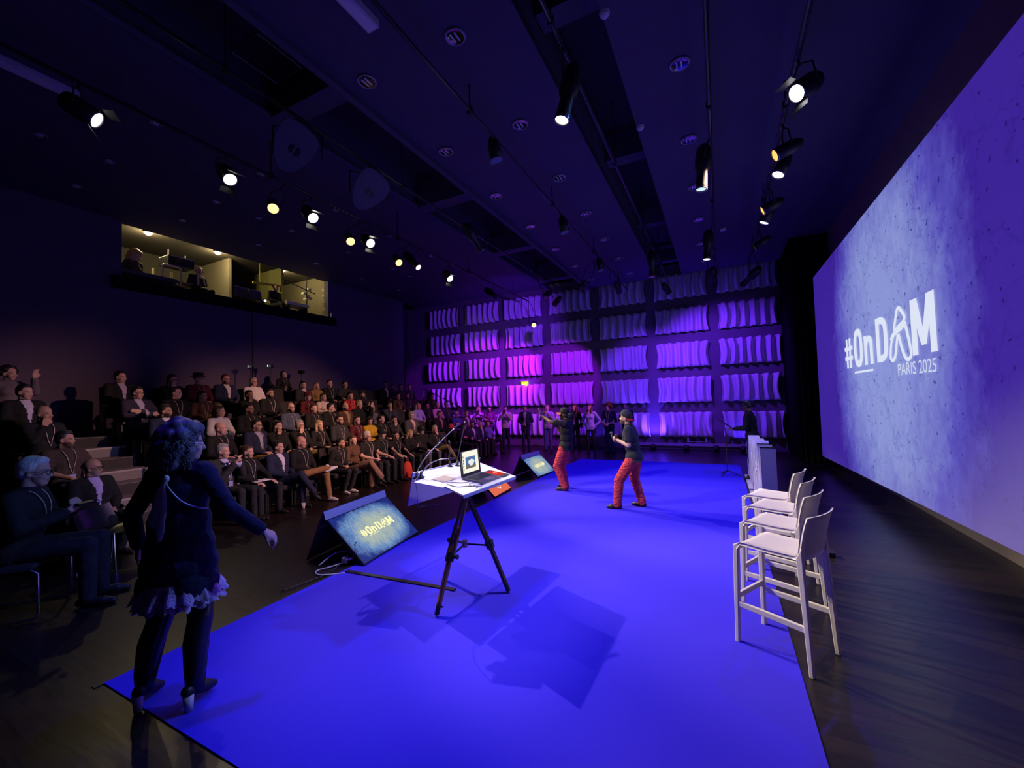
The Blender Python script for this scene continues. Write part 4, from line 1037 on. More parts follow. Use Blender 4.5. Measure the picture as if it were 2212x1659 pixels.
# loose strands around the hair
hs_ = MB(); r9 = random.Random(4); HR = JW['RH']; HC = JW['head']
for i in range(420):
    a = r9.uniform(0, 2 * PI); zz = r9.uniform(-.95, 1.0); q = math.sqrt(max(.15, 1 - max(0, zz) ** 2)); d = vec(q * math.cos(a), q * math.sin(a), zz)
    if d[0] > .4 and zz < .5: continue
    p0 = vec(-.035, 0, .03) + d * vec(.134, .144, .136); pts = []
    w0, w1 = r9.uniform(.6, 1.4), r9.uniform(0, 6)
    for k in range(6):
        u = k / 5; tang = vec(-d[1], d[0], 0) * .020 * math.sin(u * 5 * w0 + w1)
        pts.append((HC + HR @ ((p0 + d * vec(.05, .05, .0) * u * r9.uniform(.5, 1) + vec(0, 0, -.085) * u * (1 if zz < .6 else .5) + tang) * HS)).tolist())
    hs_.tube(pts, [.004, .0045, .004, .0035, .003, .0015], 4)
hs_.build('hair_strands', hairmat('smoke'), we, True)['kind'] = 'stuff'
# scarf tails and chain strap on her back
SC = mat('grey_scarf', (.70, .70, .80), .8, noise=.35, nscale=30)
bx = lambda y, z, d=.012: float(coords(MESH[WOMAN['kt']])[(np.abs(coords(MESH[WOMAN['kt']])[:, 1] - y) < .03) & (np.abs(coords(MESH[WOMAN['kt']])[:, 2] - z) < .03)][:, 0].min()) - d
sc_ = MB()
sc_.ell((bx(0.0, 1.45) + .008, .0, 1.455), (.016, .022, .026), 10, 6)
for (y0, y1, z1, w_) in ((.0, .045, 1.16, .030), (.0, .0, 1.08, .022)):
    pts = [(y0 + (y1 - y0) * u, 1.44 + (z1 - 1.44) * u) for u in np.linspace(0, 1, 7)]
    vs = []; fs = []
    for i, (y, z) in enumerate(pts):
        w__ = w_ * (.5 + .9 * math.sin(min(1, i / 4.5) * PI * .6)) * (.35 if i == 6 else 1); x = bx(y, z)
        vs += [(x, y - w__, z), (x - .012, y, z - .004), (x, y + w__, z)]
    for i in range(6): fs += [(3 * i, 3 * i + 1, 3 * i + 4, 3 * i + 3), (3 * i + 1, 3 * i + 2, 3 * i + 5, 3 * i + 4)]
    sc_.add(vs, fs)
sc_.build('scarf', SC, we, True)
MB().tube([(bx(y, z, .006), y, z) for y, z in [(-.0 - .20 * u, 1.44 - .20 * u - .03 * math.sin(PI * u)) for u in np.linspace(0, 1, 9)]], .006, 6).build('chain_strap', mat('chain', (.6, .62, .7), .35, .6), we, True)
MB().tube([(JW['head'] + JW['RH'] @ vec(*p)).tolist() for p in ((.085, -.06, .006), (.04, -.082, .008), (-.02, -.085, .004))], .004, 5).build('glasses', mat('pale_frame', (.6, .65, .7), .3), we)

# --- microphones of the performers
def hand_mic(head, tail, lab):
    h = Vector(head); t = Vector(tail); d = (h - t).normalized()
    e = empty('microphone', tail); tag(e, lab, 'microphone', None)
    MB().cyl((0, 0, 0), (h - t) * .78, .012, .016, 12).build('handle', BLACK, e, True)
    MB().ell((h - t) * .88, (.024, .024, .028), 12, 8).build('grille', mat('mic_grille', (.25, .25, .26), .4, .8, bump=.8, bscale=500), e, True)
p_ = W2(JA['wrR'] + vec(.05, .06, .01), (-2.93, 8.2, .01), PI)
hand_mic(W2(JA['head'] + vec(.155, 0.0, -.06), (-2.93, 8.2, .01), PI), p_ - Vector((-.06, 0, .09)), 'black hand microphone held to the mouth of the performer raising a hand')
p_ = W2((JB['wrL'] + JB['wrR']) / 2 + vec(.07, 0, .02), (-1.43, 7.2, .01), PI, .985)
hand_mic(p_ + Vector((-.04, .02, .13)), p_ - Vector((-.02, 0, .08)), 'black hand microphone in the clasped hands of the performer with backward cap')
# white print on the chest and sneaker marks stay with the performer
PB = [o for o in PEOPLE if 'backwards' in o['label']][0]
gm = [o for o in PEOPLE if 'chrome chair' in o['label']][0]
p_ = W2((JG['wrL'] + JG['wrR']) / 2 + vec(.09, 0, .05), GLOC, GYAW, 1.2)
dv = empty('handheld_recorder', p_); tag(dv, 'small dark device held in both hands of the grey-haired listener', 'recorder')
MB().box((0, 0, 0), (.05, .16, .03), (0, .2, .5)).build('case', BLACK, dv, bevel=.006); MB().ell((.06, .07, .01), (.022, .022, .022), 10, 6).build('lens', CHROME, dv, True)
# his wrist watch strap, the chair he sits on
ch = empty('visitor_chair', (GLOC[0] - .02, GLOC[1] - .03, 0), GYAW, 1.08); tag(ch, 'dark cantilever chair with chrome tube frame under the grey-haired listener', 'chair')
for s in (1, -1):
    MB().tube([(-.24, s * .26, .95), (-.22, s * .26, .46), (.22, s * .26, .44), (.27, s * .26, .40), (.28, s * .26, .06), (.25, s * .26, .02), (-.25, s * .26, .02)], .0125, 8).build('frame_tube', CHROME, ch, True)
MB().cyl((-.25, -.26, .02), (-.25, .26, .02), .0125).build('rear_bar', CHROME, ch)
MB().box((.0, 0, .45), (.46, .48, .05)).build('seat', SEATM, ch, bevel=.02); MB().box((-.24, 0, .76), (.04, .48, .36), (0, -.1, 0)).build('backrest', SEATM, ch, bevel=.02)
ch2 = empty('shell_chair', (-6.75, 2.36, -.0), math.radians(30)); tag(ch2, 'black moulded chair standing behind the walking figure, blue light on its back', 'chair')
sh = MB(); vs = []; fs = []
for i in range(11):
    u = i / 10
    for j in range(9):
        v = j / 8 - .5
        if u < .5: x = .24 - .9 * u; z = .46 - .03 * math.sin(u * PI * 2)
        else: x = -.21 - .10 * (u - .5) * 2; z = .46 + (u - .5) * 2 * .26
        x += .05 * (2 * v) ** 2; z += .02 * (2 * v) ** 2
        vs.append((x, v * (.52 - .06 * abs(u - .5)), z))
n_ = len(vs); vs += [(x - .012, y, z - .012) for x, y, z in vs]
for i in range(10):
    for j in range(8):
        q = (i * 9 + j, i * 9 + j + 1, (i + 1) * 9 + j + 1, (i + 1) * 9 + j); fs += [q, tuple(n_ + k for k in reversed(q))]
sh.add(vs, fs).build('shell', mat('gloss_black', (.012, .012, .015), .25), ch2, True)
for sx in (1, -1):
    for sy in (1, -1): MB().cyl((sx * .14, sy * .16, .45), (sx * .22, sy * .22, 0), .012, n=8).build('leg', CHROME, ch2)

# ================================================================== bar stools
def stool_proto():
    e = empty('bar_stool', (0, 0, 0)); M_ = WHITEPL
    # seat: curved front lip
    m = MB(); vs = []; fs = []; NX, NY = 12, 6; SH = .77
    for lay in (0, 1):
        for i in range(NX + 1):
            u = i / NX
            x = -.20 + .42 * u; z = SH - .006 * math.sin(u * PI)
            if u > .88: t = (u - .88) / .12; x = -.20 + .42 * .88 + .045 * math.sin(t * PI / 2); z = SH - .045 * (1 - math.cos(t * PI / 2))
            for j in range(NY + 1):
                v = j / NY - .5; vs.append((x, v * .41, z - .006 * math.cos(v * PI) - lay * .022))
    n = (NX + 1) * (NY + 1)
    for i in range(NX):
        for j in range(NY):
            q = (i * (NY + 1) + j, i * (NY + 1) + j + 1, (i + 1) * (NY + 1) + j + 1, (i + 1) * (NY + 1) + j); fs += [tuple(reversed(q)), tuple(n + k for k in q)]
    for i in range(NX):
        for j in (0, NY):
            a = i * (NY + 1) + j; b = (i + 1) * (NY + 1) + j; fs.append((a, b, n + b, n + a) if j == 0 else (b, a, n + a, n + b))
    for i in (0, NX):
        for j in range(NY):
            a = i * (NY + 1) + j; fs.append((a, a + 1, n + a + 1, n + a))
    m.add(vs, fs).build('seat', M_, e, True)
    # backrest: curved shell
    m = MB(); vs = []; fs = []
    for lay in (0, 1):
        for i in range(9):
            u = i / 8; z = SH - .03 + .31 * u
            for j in range(11):
                v = j / 10 * 2 - 1
                x = -.215 - .05 * u - .030 * (1 - v * v) - (.018 * u ** 4) + (.016 if lay else 0)
                vs.append((x, v * (.205 + .01 * u), z))
    n = 99
    for i in range(8):
        for j in range(10):
            q = (i * 11 + j, i * 11 + j + 1, (i + 1) * 11 + j + 1, (i + 1) * 11 + j); fs += [tuple(reversed(q)), tuple(n + k for k in q)]
    for j in range(10): fs += [(8 * 11 + j, 8 * 11 + j + 1, n + 8 * 11 + j + 1, n + 8 * 11 + j), (j + 1, j, n + j, n + j + 1)]
    for i in range(8): fs += [(i * 11, (i + 1) * 11, n + (i + 1) * 11, n + i * 11), ((i + 1) * 11 + 10, i * 11 + 10, n + i * 11 + 10, n + (i + 1) * 11 + 10)]
    m.add(vs, fs).build('backrest', M_, e, True)
    for s in (1, -1):
        m = MB(); m.quadbox([(.205, s * .185 - .018, .755), (.245, s * .185 - .018, .735), (.252, s * .20 - .015, 0), (.222, s * .20 - .015, 0)], (0, .034, 0)); m.build('leg', M_, e, bevel=.006)
        m = MB(); m.quadbox([(-.235, s * .195 - .016, .84), (-.195, s * .195 - .016, .76), (-.245, s * .215 - .014, 0), (-.275, s * .215 - .014, 0)], (0, .034, 0)); m.build('leg', M_, e, bevel=.006)
        MB().quadbox([(-.26, s * .207 - .013, .315), (.245, s * .195 - .013, .315), (.245, s * .195 - .013, .275), (-.26, s * .207 - .013, .275)], (0, .026, 0)).build('side_bar', M_, e, bevel=.004)
    MB().box((.235, 0, .345), (.022, .38, .04)).build('foot_bar', M_, e, bevel=.004)
    return e
sp_ = stool_proto()
for k, (x, y, a, lab) in enumerate(((.355, 3.69, 150, 'cream plastic bar stool nearest the camera'), (.42, 4.33, 153, 'cream plastic bar stool, second in the row behind the nearest one'), (.47, 4.92, 156, 'cream plastic bar stool, third in the row of four'), (.48, 5.44, 158, 'pale bar stool at the far end of the row, next to the white letters'))):
    s_ = sp_ if k == 0 else copy_tree(sp_)
    s_.location = (x, y, .01 if x < .3 else 0.0); s_.rotation_euler = (0, 0, math.radians(a)); tag(s_, lab, 'stool', 'white bar stools beside the stage')

# ================================================================== lettering in mesh: flat glyph outlines (x right, y up, cap height 1)
def ringpts(cx, cy, rx, ry, p=2.6, n=28):
    out = []
    for i in range(n):
        t = 2 * PI * i / n; c_, s_ = math.cos(t), math.sin(t)
        out.append((cx + rx * math.copysign(abs(c_) ** (2 / p), c_), cy + ry * math.copysign(abs(s_) ** (2 / p), s_)))
    return out
def ring2d(m, o, i, z):
    n = len(o); m.add([(x, y, z) for x, y in o] + [(x, y, z) for x, y in i], [(k, (k + 1) % n, n + (k + 1) % n, n + k) for k in range(n)])
def stroke(m, pts, w_, z, closed=False, w1=None):
    P = [Vector(p) for p in pts]; n = len(P); A = []
    for i in range(n):
        a = P[(i - 1) % n] if (closed or i) else P[i]; b = P[(i + 1) % n] if (closed or i < n - 1) else P[i]
        t = (b - a).normalized(); nn = Vector((-t.y, t.x)); ww = w_ if w1 is None else w_ + (w1 - w_) * i / (n - 1)
        A += [tuple(P[i] + nn * ww / 2) + (z,), tuple(P[i] - nn * ww / 2) + (z,)]
    fs = [(2 * i, 2 * i + 1, 2 * i + 3, 2 * i + 2) for i in range(n - 1)]
    if closed: fs.append((2 * n - 2, 2 * n - 1, 1, 0))
    m.add(A, fs)
def smoothloop(pts, n=6, closed=True):
    P = [Vector(p) for p in pts]; N = len(P); out = []
    for i in range(N if closed else N - 1):
        p0, p1, p2, p3 = (P[(i + k) % N] if closed else P[max(0, min(N - 1, i + k))] for k in (-1, 0, 1, 2))
        for j in range(n):
            t = j / n
            out.append(tuple(.5 * ((2 * p1) + (p2 - p0) * t + (2 * p0 - 5 * p1 + 4 * p2 - p3) * t * t + (3 * p1 - p0 - 3 * p2 + p3) * t ** 3)))
    if not closed: out.append(tuple(P[-1]))
    return out
def glyph(ch, m, x, z=0.0):
    """adds a condensed bold glyph at x; returns its advance"""
    R_ = lambda x0, y0, x1, y1: m.poly([(x + x0, y0), (x + x1, y0), (x + x1, y1), (x + x0, y1)], z)
    if ch == '#':
        for a in (.10, .29): R_(a, 0, a + .11, .82)
        for b in (.22, .49): R_(0, b, .50, b + .11)
        return .56
    if ch == 'O': ring2d(m, ringpts(x + .25, .48, .25, .50), ringpts(x + .25, .48, .095, .335), z); return .55
    if ch == 'n':
        R_(0, 0, .14, .72)
        stroke(m, [(x + p, q) for p, q in smoothloop([(.10, .50), (.16, .60), (.25, .63), (.33, .58), (.35, .45), (.35, .2), (.35, 0)], 5, False)], .145, z); return .50
    if ch == 'D':
        R_(0, 0, .15, 1.0)
        stroke(m, [(x + p, q) for p, q in smoothloop([(.10, .93), (.24, .92), (.36, .85), (.40, .70), (.405, .5), (.40, .30), (.36, .15), (.24, .08), (.10, .07)], 5, False)], .15, z); return .52
    if ch == 'A':
        stroke(m, [(x + p, q) for p, q in smoothloop([(.20, .60), (.30, .92), (.37, 1.01), (.45, .96), (.56, .80), (.52, .71), (.36, .65)], 6)]  , .078, z, True)
        stroke(m, [(x + p, q) for p, q in smoothloop([(.06, .40), (.14, .50), (.30, .56), (.48, .61), (.60, .68)], 6, False)], .12, z, False, .07)
        stroke(m, [(x + p, q) for p, q in smoothloop([(.09, .44), (.03, .25), (.0, .06), (.07, -.02), (.17, .06), (.24, .28), (.31, .50)], 6, False)]  , .078, z)
        stroke(m, [(x + p, q) for p, q in smoothloop([(.33, .50), (.40, .25), (.50, .02), (.60, -.05), (.70, .04), (.66, .30), (.58, .62)], 6, False)]  , .078, z)
        return .72
    if ch == 'M':
        R_(0, 0, .16, 1.04); R_(.50, 0, .66, 1.04)
        m.poly([(x + .0, 1.04), (x + .20, 1.04), (x + .40, .16), (x + .26, .16)], z + .0004); m.poly([(x + .46, 1.04), (x + .66, 1.04), (x + .40, .16), (x + .26, .16)], z + .0004); return .70
    return .3
def logo(parent, mtx, m_, h, paris=None, sx=1.49):
    mtx = mtx @ Matrix.Diagonal((sx, 1, 1, 1))
    m = MB(); x = 0.0
    for ch in '#OnDAM': x += glyph(ch, m, x, 0) + (.03 if ch != 'n' else .10)
    m.poly([(.56, -.17), (1.55, -.17), (1.55, -.12), (.56, -.12)], 0)
    W_ = x
    o = m.build('lettering', m_, parent); o.matrix_basis = mtx @ Matrix.Scale(h, 4) @ Matrix.Translation((-W_ / 2, -.45, 0))
    if paris:
        cu = bpy.data.curves.new('paris', 'FONT'); cu.body = 'PARIS 2025'; cu.size = .30; cu.space_character = 1.0
        to = bpy.data.objects.new('tmp', cu); col.objects.link(to); dg = bpy.context.evaluated_depsgraph_get(); dg.update()
        me = bpy.data.meshes.new_from_object(to.evaluated_get(dg)); bpy.data.objects.remove(to)
        p2 = link('place_and_year', me, paris, parent); p2.matrix_basis = mtx @ Matrix.Scale(h, 4) @ Matrix.Translation((W_ - 1.26 - W_ / 2, -.79, 0)) @ Matrix.Diagonal((.80, 1.15, 1, 1))
    return W_

# ------------------------------------------------------------------ projection screen
YS0, YS1 = 2.4, 12.72
SCRM = slide_mat('slide_and_stage_violet', srgb(150, 164, 228), srgb(92, 86, 196), srgb(62, 36, 158), .80, 5.6, 6.6, 1.35, base=(.12, .12, .12), namp=.8)  # emission holds the slide plus violet stage light painted around the picture
scr = empty('projection_screen', (2.25, 8.15, 2.6)); tag(scr, 'huge white projection screen showing the blue event slide', 'projection screen')
# local frame of the picture: x right (towards the camera end, -Y), y up, z out of the screen (-X)
FR = Matrix(((0, 0, -1, 0), (-1, 0, 0, 0), (0, 1, 0, 0), (0, 0, 0, 1)))
def toloc(y, z): return (8.15 - y, z - 2.6, 0)
m = MB(); m.quadbox([toloc(YS1, .27), toloc(YS0, .52), toloc(YS0, 4.80), toloc(YS1 - .1, 4.76)], (0, 0, -.03))
sf = m.build('screen_cloth', SCRM, scr); sf.matrix_basis = FR
LETW = emis('letter_white', (.78, .84, 1.0), .92)
W_ = logo(scr, FR @ Matrix.Translation((-.03, .02, .012)), LETW, .68, emis('letter_soft', (.72, .78, 1.0), .85))

# ------------------------------------------------------------------ floor monitors facing the stage
MONM = slide_mat('monitor_slide', srgb(176, 190, 172), srgb(104, 142, 190), srgb(14, 40, 122), .95, 1.3, .74, 1.15)
LETM = emis('letter_cream', (1.0, .90, .45), 1.15)
def monitor(bl, br, hgt, tilt, slide, lab, orange=False):
    bl = Vector((*bl, .035)); br = Vector((*br, .035)); w_ = (br - bl).length; xd = (br - bl).normalized(); up0 = Vector((0, 0, 1)); bk = up0.cross(xd)  # pointing to the seats
    yd = (bk * math.cos(tilt) + up0 * math.sin(tilt)).normalized(); zd = xd.cross(yd)
    o_ = (bl + br) / 2; e = empty('floor_monitor', (o_.x, o_.y, 0)); tag(e, lab, 'monitor', 'floor monitors along the stage edge')
    T = Matrix.Translation((0, 0, .035)) @ Matrix((xd, yd, zd)).transposed().to_4x4()
    sc0 = MB().box((0, hgt / 2, -.022), (w_, hgt, .04)).build('screen_body', BLACK, e, bevel=.004); sc0.matrix_basis = T
    f_ = MB().quadbox([(-w_ / 2 + .012, .012 - hgt / 2, 0), (w_ / 2 - .012, .012 - hgt / 2, 0), (w_ / 2 - .012, hgt / 2 - .012, 0), (-w_ / 2 + .012, hgt / 2 - .012, 0)], (0, 0, .002)).build('display', slide, sc0); f_.matrix_basis = Matrix.Translation((0, hgt / 2, -.0015))
    if not orange: logo(e, T @ Matrix.Translation((.02, hgt * .50, .0025)), LETM, w_ * .098)
    else:
        mm = MB(); stroke(mm, [(x * hgt * .9, y * hgt * .9) for x, y in smoothloop([(-.09, .34), (-.12, .1), (-.12, -.16), (-.04, -.30), (.08, -.30), (.15, -.16), (.15, .12), (.08, .3)], 6, True)], .045 * hgt, 0, True); q = mm.build('white_emblem', emis('emblem_white', (1, .9, .84), .95), e); q.matrix_basis = T @ Matrix.Translation((0, hgt * .5, .003))
    tp_ = T @ Vector((0, hgt, 0)); bt = tp_ + bk * .06; foot = Vector((bk.x * (hgt * math.cos(tilt) + .30), bk.y * (hgt * math.cos(tilt) + .30), .01))
    # hood and back board
    hm = MB()
    a, b = T @ Vector((-w_ / 2 - .01, hgt + .005, -.01)), T @ Vector((w_ / 2 + .01, hgt + .005, -.01))
    hm.quadbox([a, b, b + bk * .03 + Vector((0, 0, .10)), a + bk * .03 + Vector((0, 0, .10))], bk * .012); hm.build('hood', mat('hood_card', (.40, .38, .42), .6), e)
    c1, c2 = Vector(foot) + xd * (-w_ / 2 - .01), Vector(foot) + xd * (w_ / 2 + .01)
    MB().quadbox([a + bk * .03 + Vector((0, 0, .10)), b + bk * .03 + Vector((0, 0, .10)), c2, c1], bk * .012 + Vector((0, 0, .004))).build('back_board', mat('hood_card_dark', (.05, .045, .06), .7), e)
    return e
monitor((-3.78, 3.56), (-3.97, 4.76), .72, math.radians(42), MONM, 'black floor monitor nearest the camera showing the blue slide')
monitor((-3.95, 7.0), (-4.02, 7.85), .52, math.radians(44), emis('orange_slide', (.80, .16, .09), .95), 'floor monitor showing an orange picture with a white loop, partly behind the lectern', True)
monitor((-3.97, 9.16), (-3.90, 10.12), .58, math.radians(44), MONM, 'floor monitor at the far end of the stage edge, beside the performer raising a hand')
# cables behind the near monitor
def cable(pts, r, m_, lab, nm='cable'):
    o = MB().tube([Vector(p) for p in [(*q, ) for q in smooth3(pts)]], r, 6).build(nm, m_, None, True); return tag(o, lab, 'cable')
def smooth3(pts, n=6):
    P = [Vector(p) for p in pts]; out = []
    for i in range(len(P) - 1):
        p0, p1, p2, p3 = P[max(0, i - 1)], P[i], P[i + 1], P[min(len(P) - 1, i + 2)]
        for j in range(n):
            t = j / n; out.append(.5 * ((2 * p1) + (p2 - p0) * t + (2 * p0 - 5 * p1 + 4 * p2 - p3) * t * t + (3 * p1 - p0 - 3 * p2 + p3) * t ** 3))
    out.append(P[-1]); return out
GREYC = mat('grey_cable', (.45, .42, .46), .5)
cable([(-4.30, 3.35, .02), (-4.26, 3.55, .10), (-4.1, 3.62, .12), (-4.02, 3.60, .06), (-4.12, 3.42, .02), (-4.2, 3.25, .015), (-4.1, 3.18, .012), (-3.95, 3.25, .012), (-3.85, 3.33, .012)], .009, GREYC, 'looped grey cable beside the near floor monitor')
cable([(-3.98, 3.62, .25), (-4.02, 3.50, .10), (-4.05, 3.36, .015), (-4.02, 3.2, .012), (-4.05, 3.0, .012), (-4.1, 2.75, .012)], .006, mat('black_cable', (.02, .02, .02), .5), 'thin dark cable trailing from the near monitor')
pl = empty('power_adapter', (-4.06, 3.52, .03)); tag(pl, 'pale plug adapter lying among cables by the near monitor', 'adapter'); MB().box((0, 0, .03), (.07, .05, .06), (.1, .2, .4)).build('body', PALE, pl, bevel=.008); MB().cyl((.03, 0, .04), (.09, .03, .05), .012).build('plug', PALE, pl)
tb = MB().box((-3.16, 3.42, .017), (1.42, .05, .012), (0, 0, .07)).build('cable_cover', mat('gold_tape', (.05, .04, .03), .22, .3, bump=.4, bscale=40)); tag(tb, 'strip of glossy dark tape covering a cable from monitor to lectern', 'cable cover')

# ------------------------------------------------------------------ lectern: board on a wooden tripod
lc = empty('tripod_lectern', (-2.32, 3.46, 0)); tag(lc, 'white lectern board on a wooden surveyor tripod', 'lectern')
L0 = Vector((-2.32, 3.46, 0))
cor = [Vector(p) - L0 for p in ((-2.00, 2.98, 1.10), (-1.96, 3.91, 1.10), (-2.63, 4.18, 1.20), (-2.75, 3.29, 1.20))]
nB = (cor[1] - cor[0]).cross(cor[3] - cor[0]).normalized()
MB().quadbox(cor, -nB * .018).build('board', mat('white_board', (.80, .79, .80), .35), lc, bevel=.004)
MB().quadbox([cor[0] + nB * .002 - (cor[3] - cor[0]) * .012, cor[1] + nB * .002 - (cor[2] - cor[1]) * .012, cor[1] - nB * .03 - (cor[2] - cor[1]) * .012, cor[0] - nB * .03 - (cor[3] - cor[0]) * .012], (cor[0] - cor[3]).normalized() * .006).build('edge_strip', PALE, lc)
# fascia on the seats' side
fa, fb = cor[3] + Vector((-.03, -.03, .0)), cor[2] + Vector((-.05, .22, .0))
MB().quadbox([fa, fb, fb + Vector((-.07, 0, -.34)), fa + Vector((-.07, 0, -.34))], (-.012, 0, 0)).build('fascia', mat('fascia_white', (.62, .60, .66), .6), lc)
WOODLIT = mat('tripod_wood_lit', (.24, .075, .045), .35, noise=.3, nscale=8, stretch=(1, 1, .1))
apex = Vector((0, .06, 1.04))
MB().cyl(apex - Vector((0, 0, .10)), apex + Vector((0, 0, .09)), .06, .08, 16).build('head_plate', BLACK, lc, True)
for k, (fx, fy) in enumerate(((-2.31, 2.97), (-1.92, 3.64), (-2.68, 3.62))):
    ft = Vector((fx, fy, 0.0)) - L0; d = (apex - ft).normalized(); sd = d.cross(Vector((0, 0, 1))).normalized()
    leg = MB(); top_ = apex - Vector((0, 0, .06)) - d * .02
    mid = ft + d * .52
    for s in (1, -1): leg.cyl(mid - d * .05 + sd * s * .030, top_ + sd * s * .026, .017, n=8)
    lo = leg.build('leg', WOODLIT if k == 0 else mat('tripod_wood_shaded', (.035, .014, .012), .35), lc)  # same wood on all legs: lit tone on the first, shaded tone on the others
    MB().cyl(ft + d * .10, mid + d * .10, .024, .026, 8).build('lower_leg', WOODLIT if k == 0 else mat('tripod_wood_shaded', (.035, .014, .012), .35), lo)
    MB().cyl(mid - d * .045, mid + d * .03, .042, .042, 10).build('clamp', BLACK, lo); MB().cyl(mid + sd * .04, mid + sd * .085, .018, .022, 10).build('clamp_knob', BLACK, lo)
    MB().cyl(ft + d * .03, ft + d * .12, .022, .024, 10).build('foot_cap', BLACK, lo); MB().cyl(ft, ft + d * .05, .006, .016, 8).build('spike', CHROME, lo)
    MB().cyl(ft + d * .10, ft + d * .10 + sd * .05, .008, n=6).build('foot_spur', CHROME, lo)
hubz = Vector((.02, -.02, .50))
for fx, fy in ((-2.31, 2.97), (-1.92, 3.64), (-2.68, 3.62)):
    ft = Vector((fx, fy, 0.0)) - L0; d = (apex - ft).normalized(); MB().cyl(hubz, ft + d * .50, .010, n=6).build('spreader', BLACK, lc)
MB().cyl(hubz + Vector((0, 0, -.03)), hubz + Vector((0, 0, .035)), .026, n=12).build('spreader_hub', mat('brass', (.55, .42, .18), .3, .9), lc)
# things lying on the board: frame with origin on the board, u along the presenter edge, v towards the seats
uB = (cor[1] - cor[0]).normalized(); vB = nB.cross(uB).normalized(); TB = Matrix.Translation(L0 + cor[0]) @ Matrix((uB, vB, nB)).transposed().to_4x4()
lp = empty('laptop'); lp.matrix_basis = TB @ Matrix.Translation((.40, .05, .0)) @ Matrix.Rotation(math.radians(2), 4, 'Z'); tag(lp, 'open dark laptop with lit screen on the lectern', 'laptop')
GREYA = mat('laptop_grey', (.13, .125, .13), .35, .6)
MB().box((.18, .125, .010), (.36, .25, .016)).build('base', GREYA, lp, bevel=.004)
kb = MB()
for r in range(5):
    for q in range(13): kb.box((.04 + q * .0235, .105 + r * .024, .0195), (.019, .019, .003))
kb.build('keyboard', mat('keys', (.02, .02, .022), .5), lp)['kind'] = 'stuff'
MB().box((.18, .048, .0185), (.12, .07, .001)).build('trackpad', mat('trackpad', (.16, .155, .16), .3), lp)
LT = Matrix.Translation((0, .25, .016)) @ Matrix.Rotation(math.radians(-12), 4, 'X')
ld = MB(M=LT).box((.18, .004, .125), (.36, .008, .25)).build('lid', BLACK, lp, bevel=.003)
def screenpart(nm, x0, z0, x1, z1, m_, d=.0006): MB(M=LT).quadbox([(x0, -d, z0), (x1, -d, z0), (x1, -d, z1), (x0, -d, z1)], (0, -.0004, 0)).build(nm, m_, ld)
screenpart('display', .012, .03, .348, .242, emis('page', (.95, .93, .78), 1.0))
screenpart('picture', .09, .07, .27, .185, emis('pic_sky', (.10, .22, .48), .8), .0012)
screenpart('picture_ground', .09, .07, .27, .105, emis('pic_ground', (.22, .18, .14), .8), .0018)
mm = MB(M=LT); mm.add([(.19 + .055 * math.cos(t) * (1 + .2 * math.sin(3 * t)), -.0026, .125 + .032 * math.sin(t)) for t in np.linspace(0, 2 * PI, 20, endpoint=False)], [tuple(reversed(range(20)))]); mm.build('picture_subject', emis('pic_white', (.85, .86, .86), .95), ld)
screenpart('side_bar', .012, .03, .034, .242, emis('page_bar', (.05, .05, .06), .5), .0012); screenpart('side_bar', .326, .03, .348, .242, emis('page_bar', (.05, .05, .06), .5), .0012)
for q in range(5): screenpart('text_line', .045, .06 + q * .03, .056, .08 + q * .03, emis('page_text', (.06, .05, .05), .4), .0012)
tb_ = empty('tablet'); tb_.matrix_basis = TB @ Matrix.Translation((.775, .055, .001)) @ Matrix.Rotation(math.radians(3), 4, 'Z'); tag(tb_, 'black tablet with red screen and white loop on the lectern edge', 'tablet')
MB().box((.07, .12, .005), (.155, .25, .009)).build('body', BLACK, tb_, bevel=.004); MB().box((.07, .13, .0100), (.135, .16, .0008)).build('display', emis('tab_red', (.85, .035, .02), .8), tb_)
mm = MB(); stroke(mm, [(.07 + x * .05, .13 + y * .05) for x, y in ringpts(0, 0, .28, .42, 2.4, 24)], .008, .0108, True); mm.build('loop_mark', emis('tab_white', (1, .8, .75), 1.0), tb_)
mp_ = empty('mouse_pad'); mp_.matrix_basis = TB @ Matrix.Translation((.20, .36, .001)); tag(mp_, 'beige folded cloth pad behind the laptop on the lectern', 'pad'); MB().box((.07, .06, .004), (.20, .15, .006)).build('cloth', mat('beige', (.42, .34, .26), .8), mp_)
for k, (u, v, w_, h_, a, lab) in enumerate(((.12, .42, .21, .297, .2, 'white sheet of notes near the left microphone on the lectern'), (.70, .52, .21, .297, -.1, 'white sheet of notes by the far microphones on the lectern'))):
    p = empty('paper_sheet'); p.matrix_basis = TB @ Matrix.Translation((u, v, .001)) @ Matrix.Rotation(a, 4, 'Z'); tag(p, lab, 'paper')
    MB().box((0, 0, .0008), (w_, h_, .0012)).build('sheet', mat('paper_white', (.78, .77, .80), .8), p)
    t_ = MB()
    for q in range(9): t_.box((-.01 * (q % 3), .11 - q * .026, .0016), (.15, .004, .0004))
    t_.build('writing', mat('grey_print', (.45, .43, .48), .8), p)
def goose(pts, lab, base=True, head=True):
    P = [TB @ Vector(p) for p in pts]; e = empty('gooseneck_microphone', P[0]); tag(e, lab, 'microphone', 'goosenecks on the lectern')
    Q = [p - P[0] for p in P]; n3 = Vector(nB)
    if base:
        MB().lathe([(.0, .0), (.032, .0), (.030, .012), (.014, .02), (.013, .06), (.0, .06)], 14, axis=n3).build('base', DARKMET, e, True)
    MB().tube(smooth3(Q, 8), .0055, 8).build('stem', mat('stem_metal', (.35, .33, .36), .25, .9), e, True)
    d = (Q[-1] - Q[-2]).normalized(); MB().cyl(Q[-1] - d * .01, Q[-1] + d * .055, .009, .0105, 10).build('capsule', DARKMET, e, True)
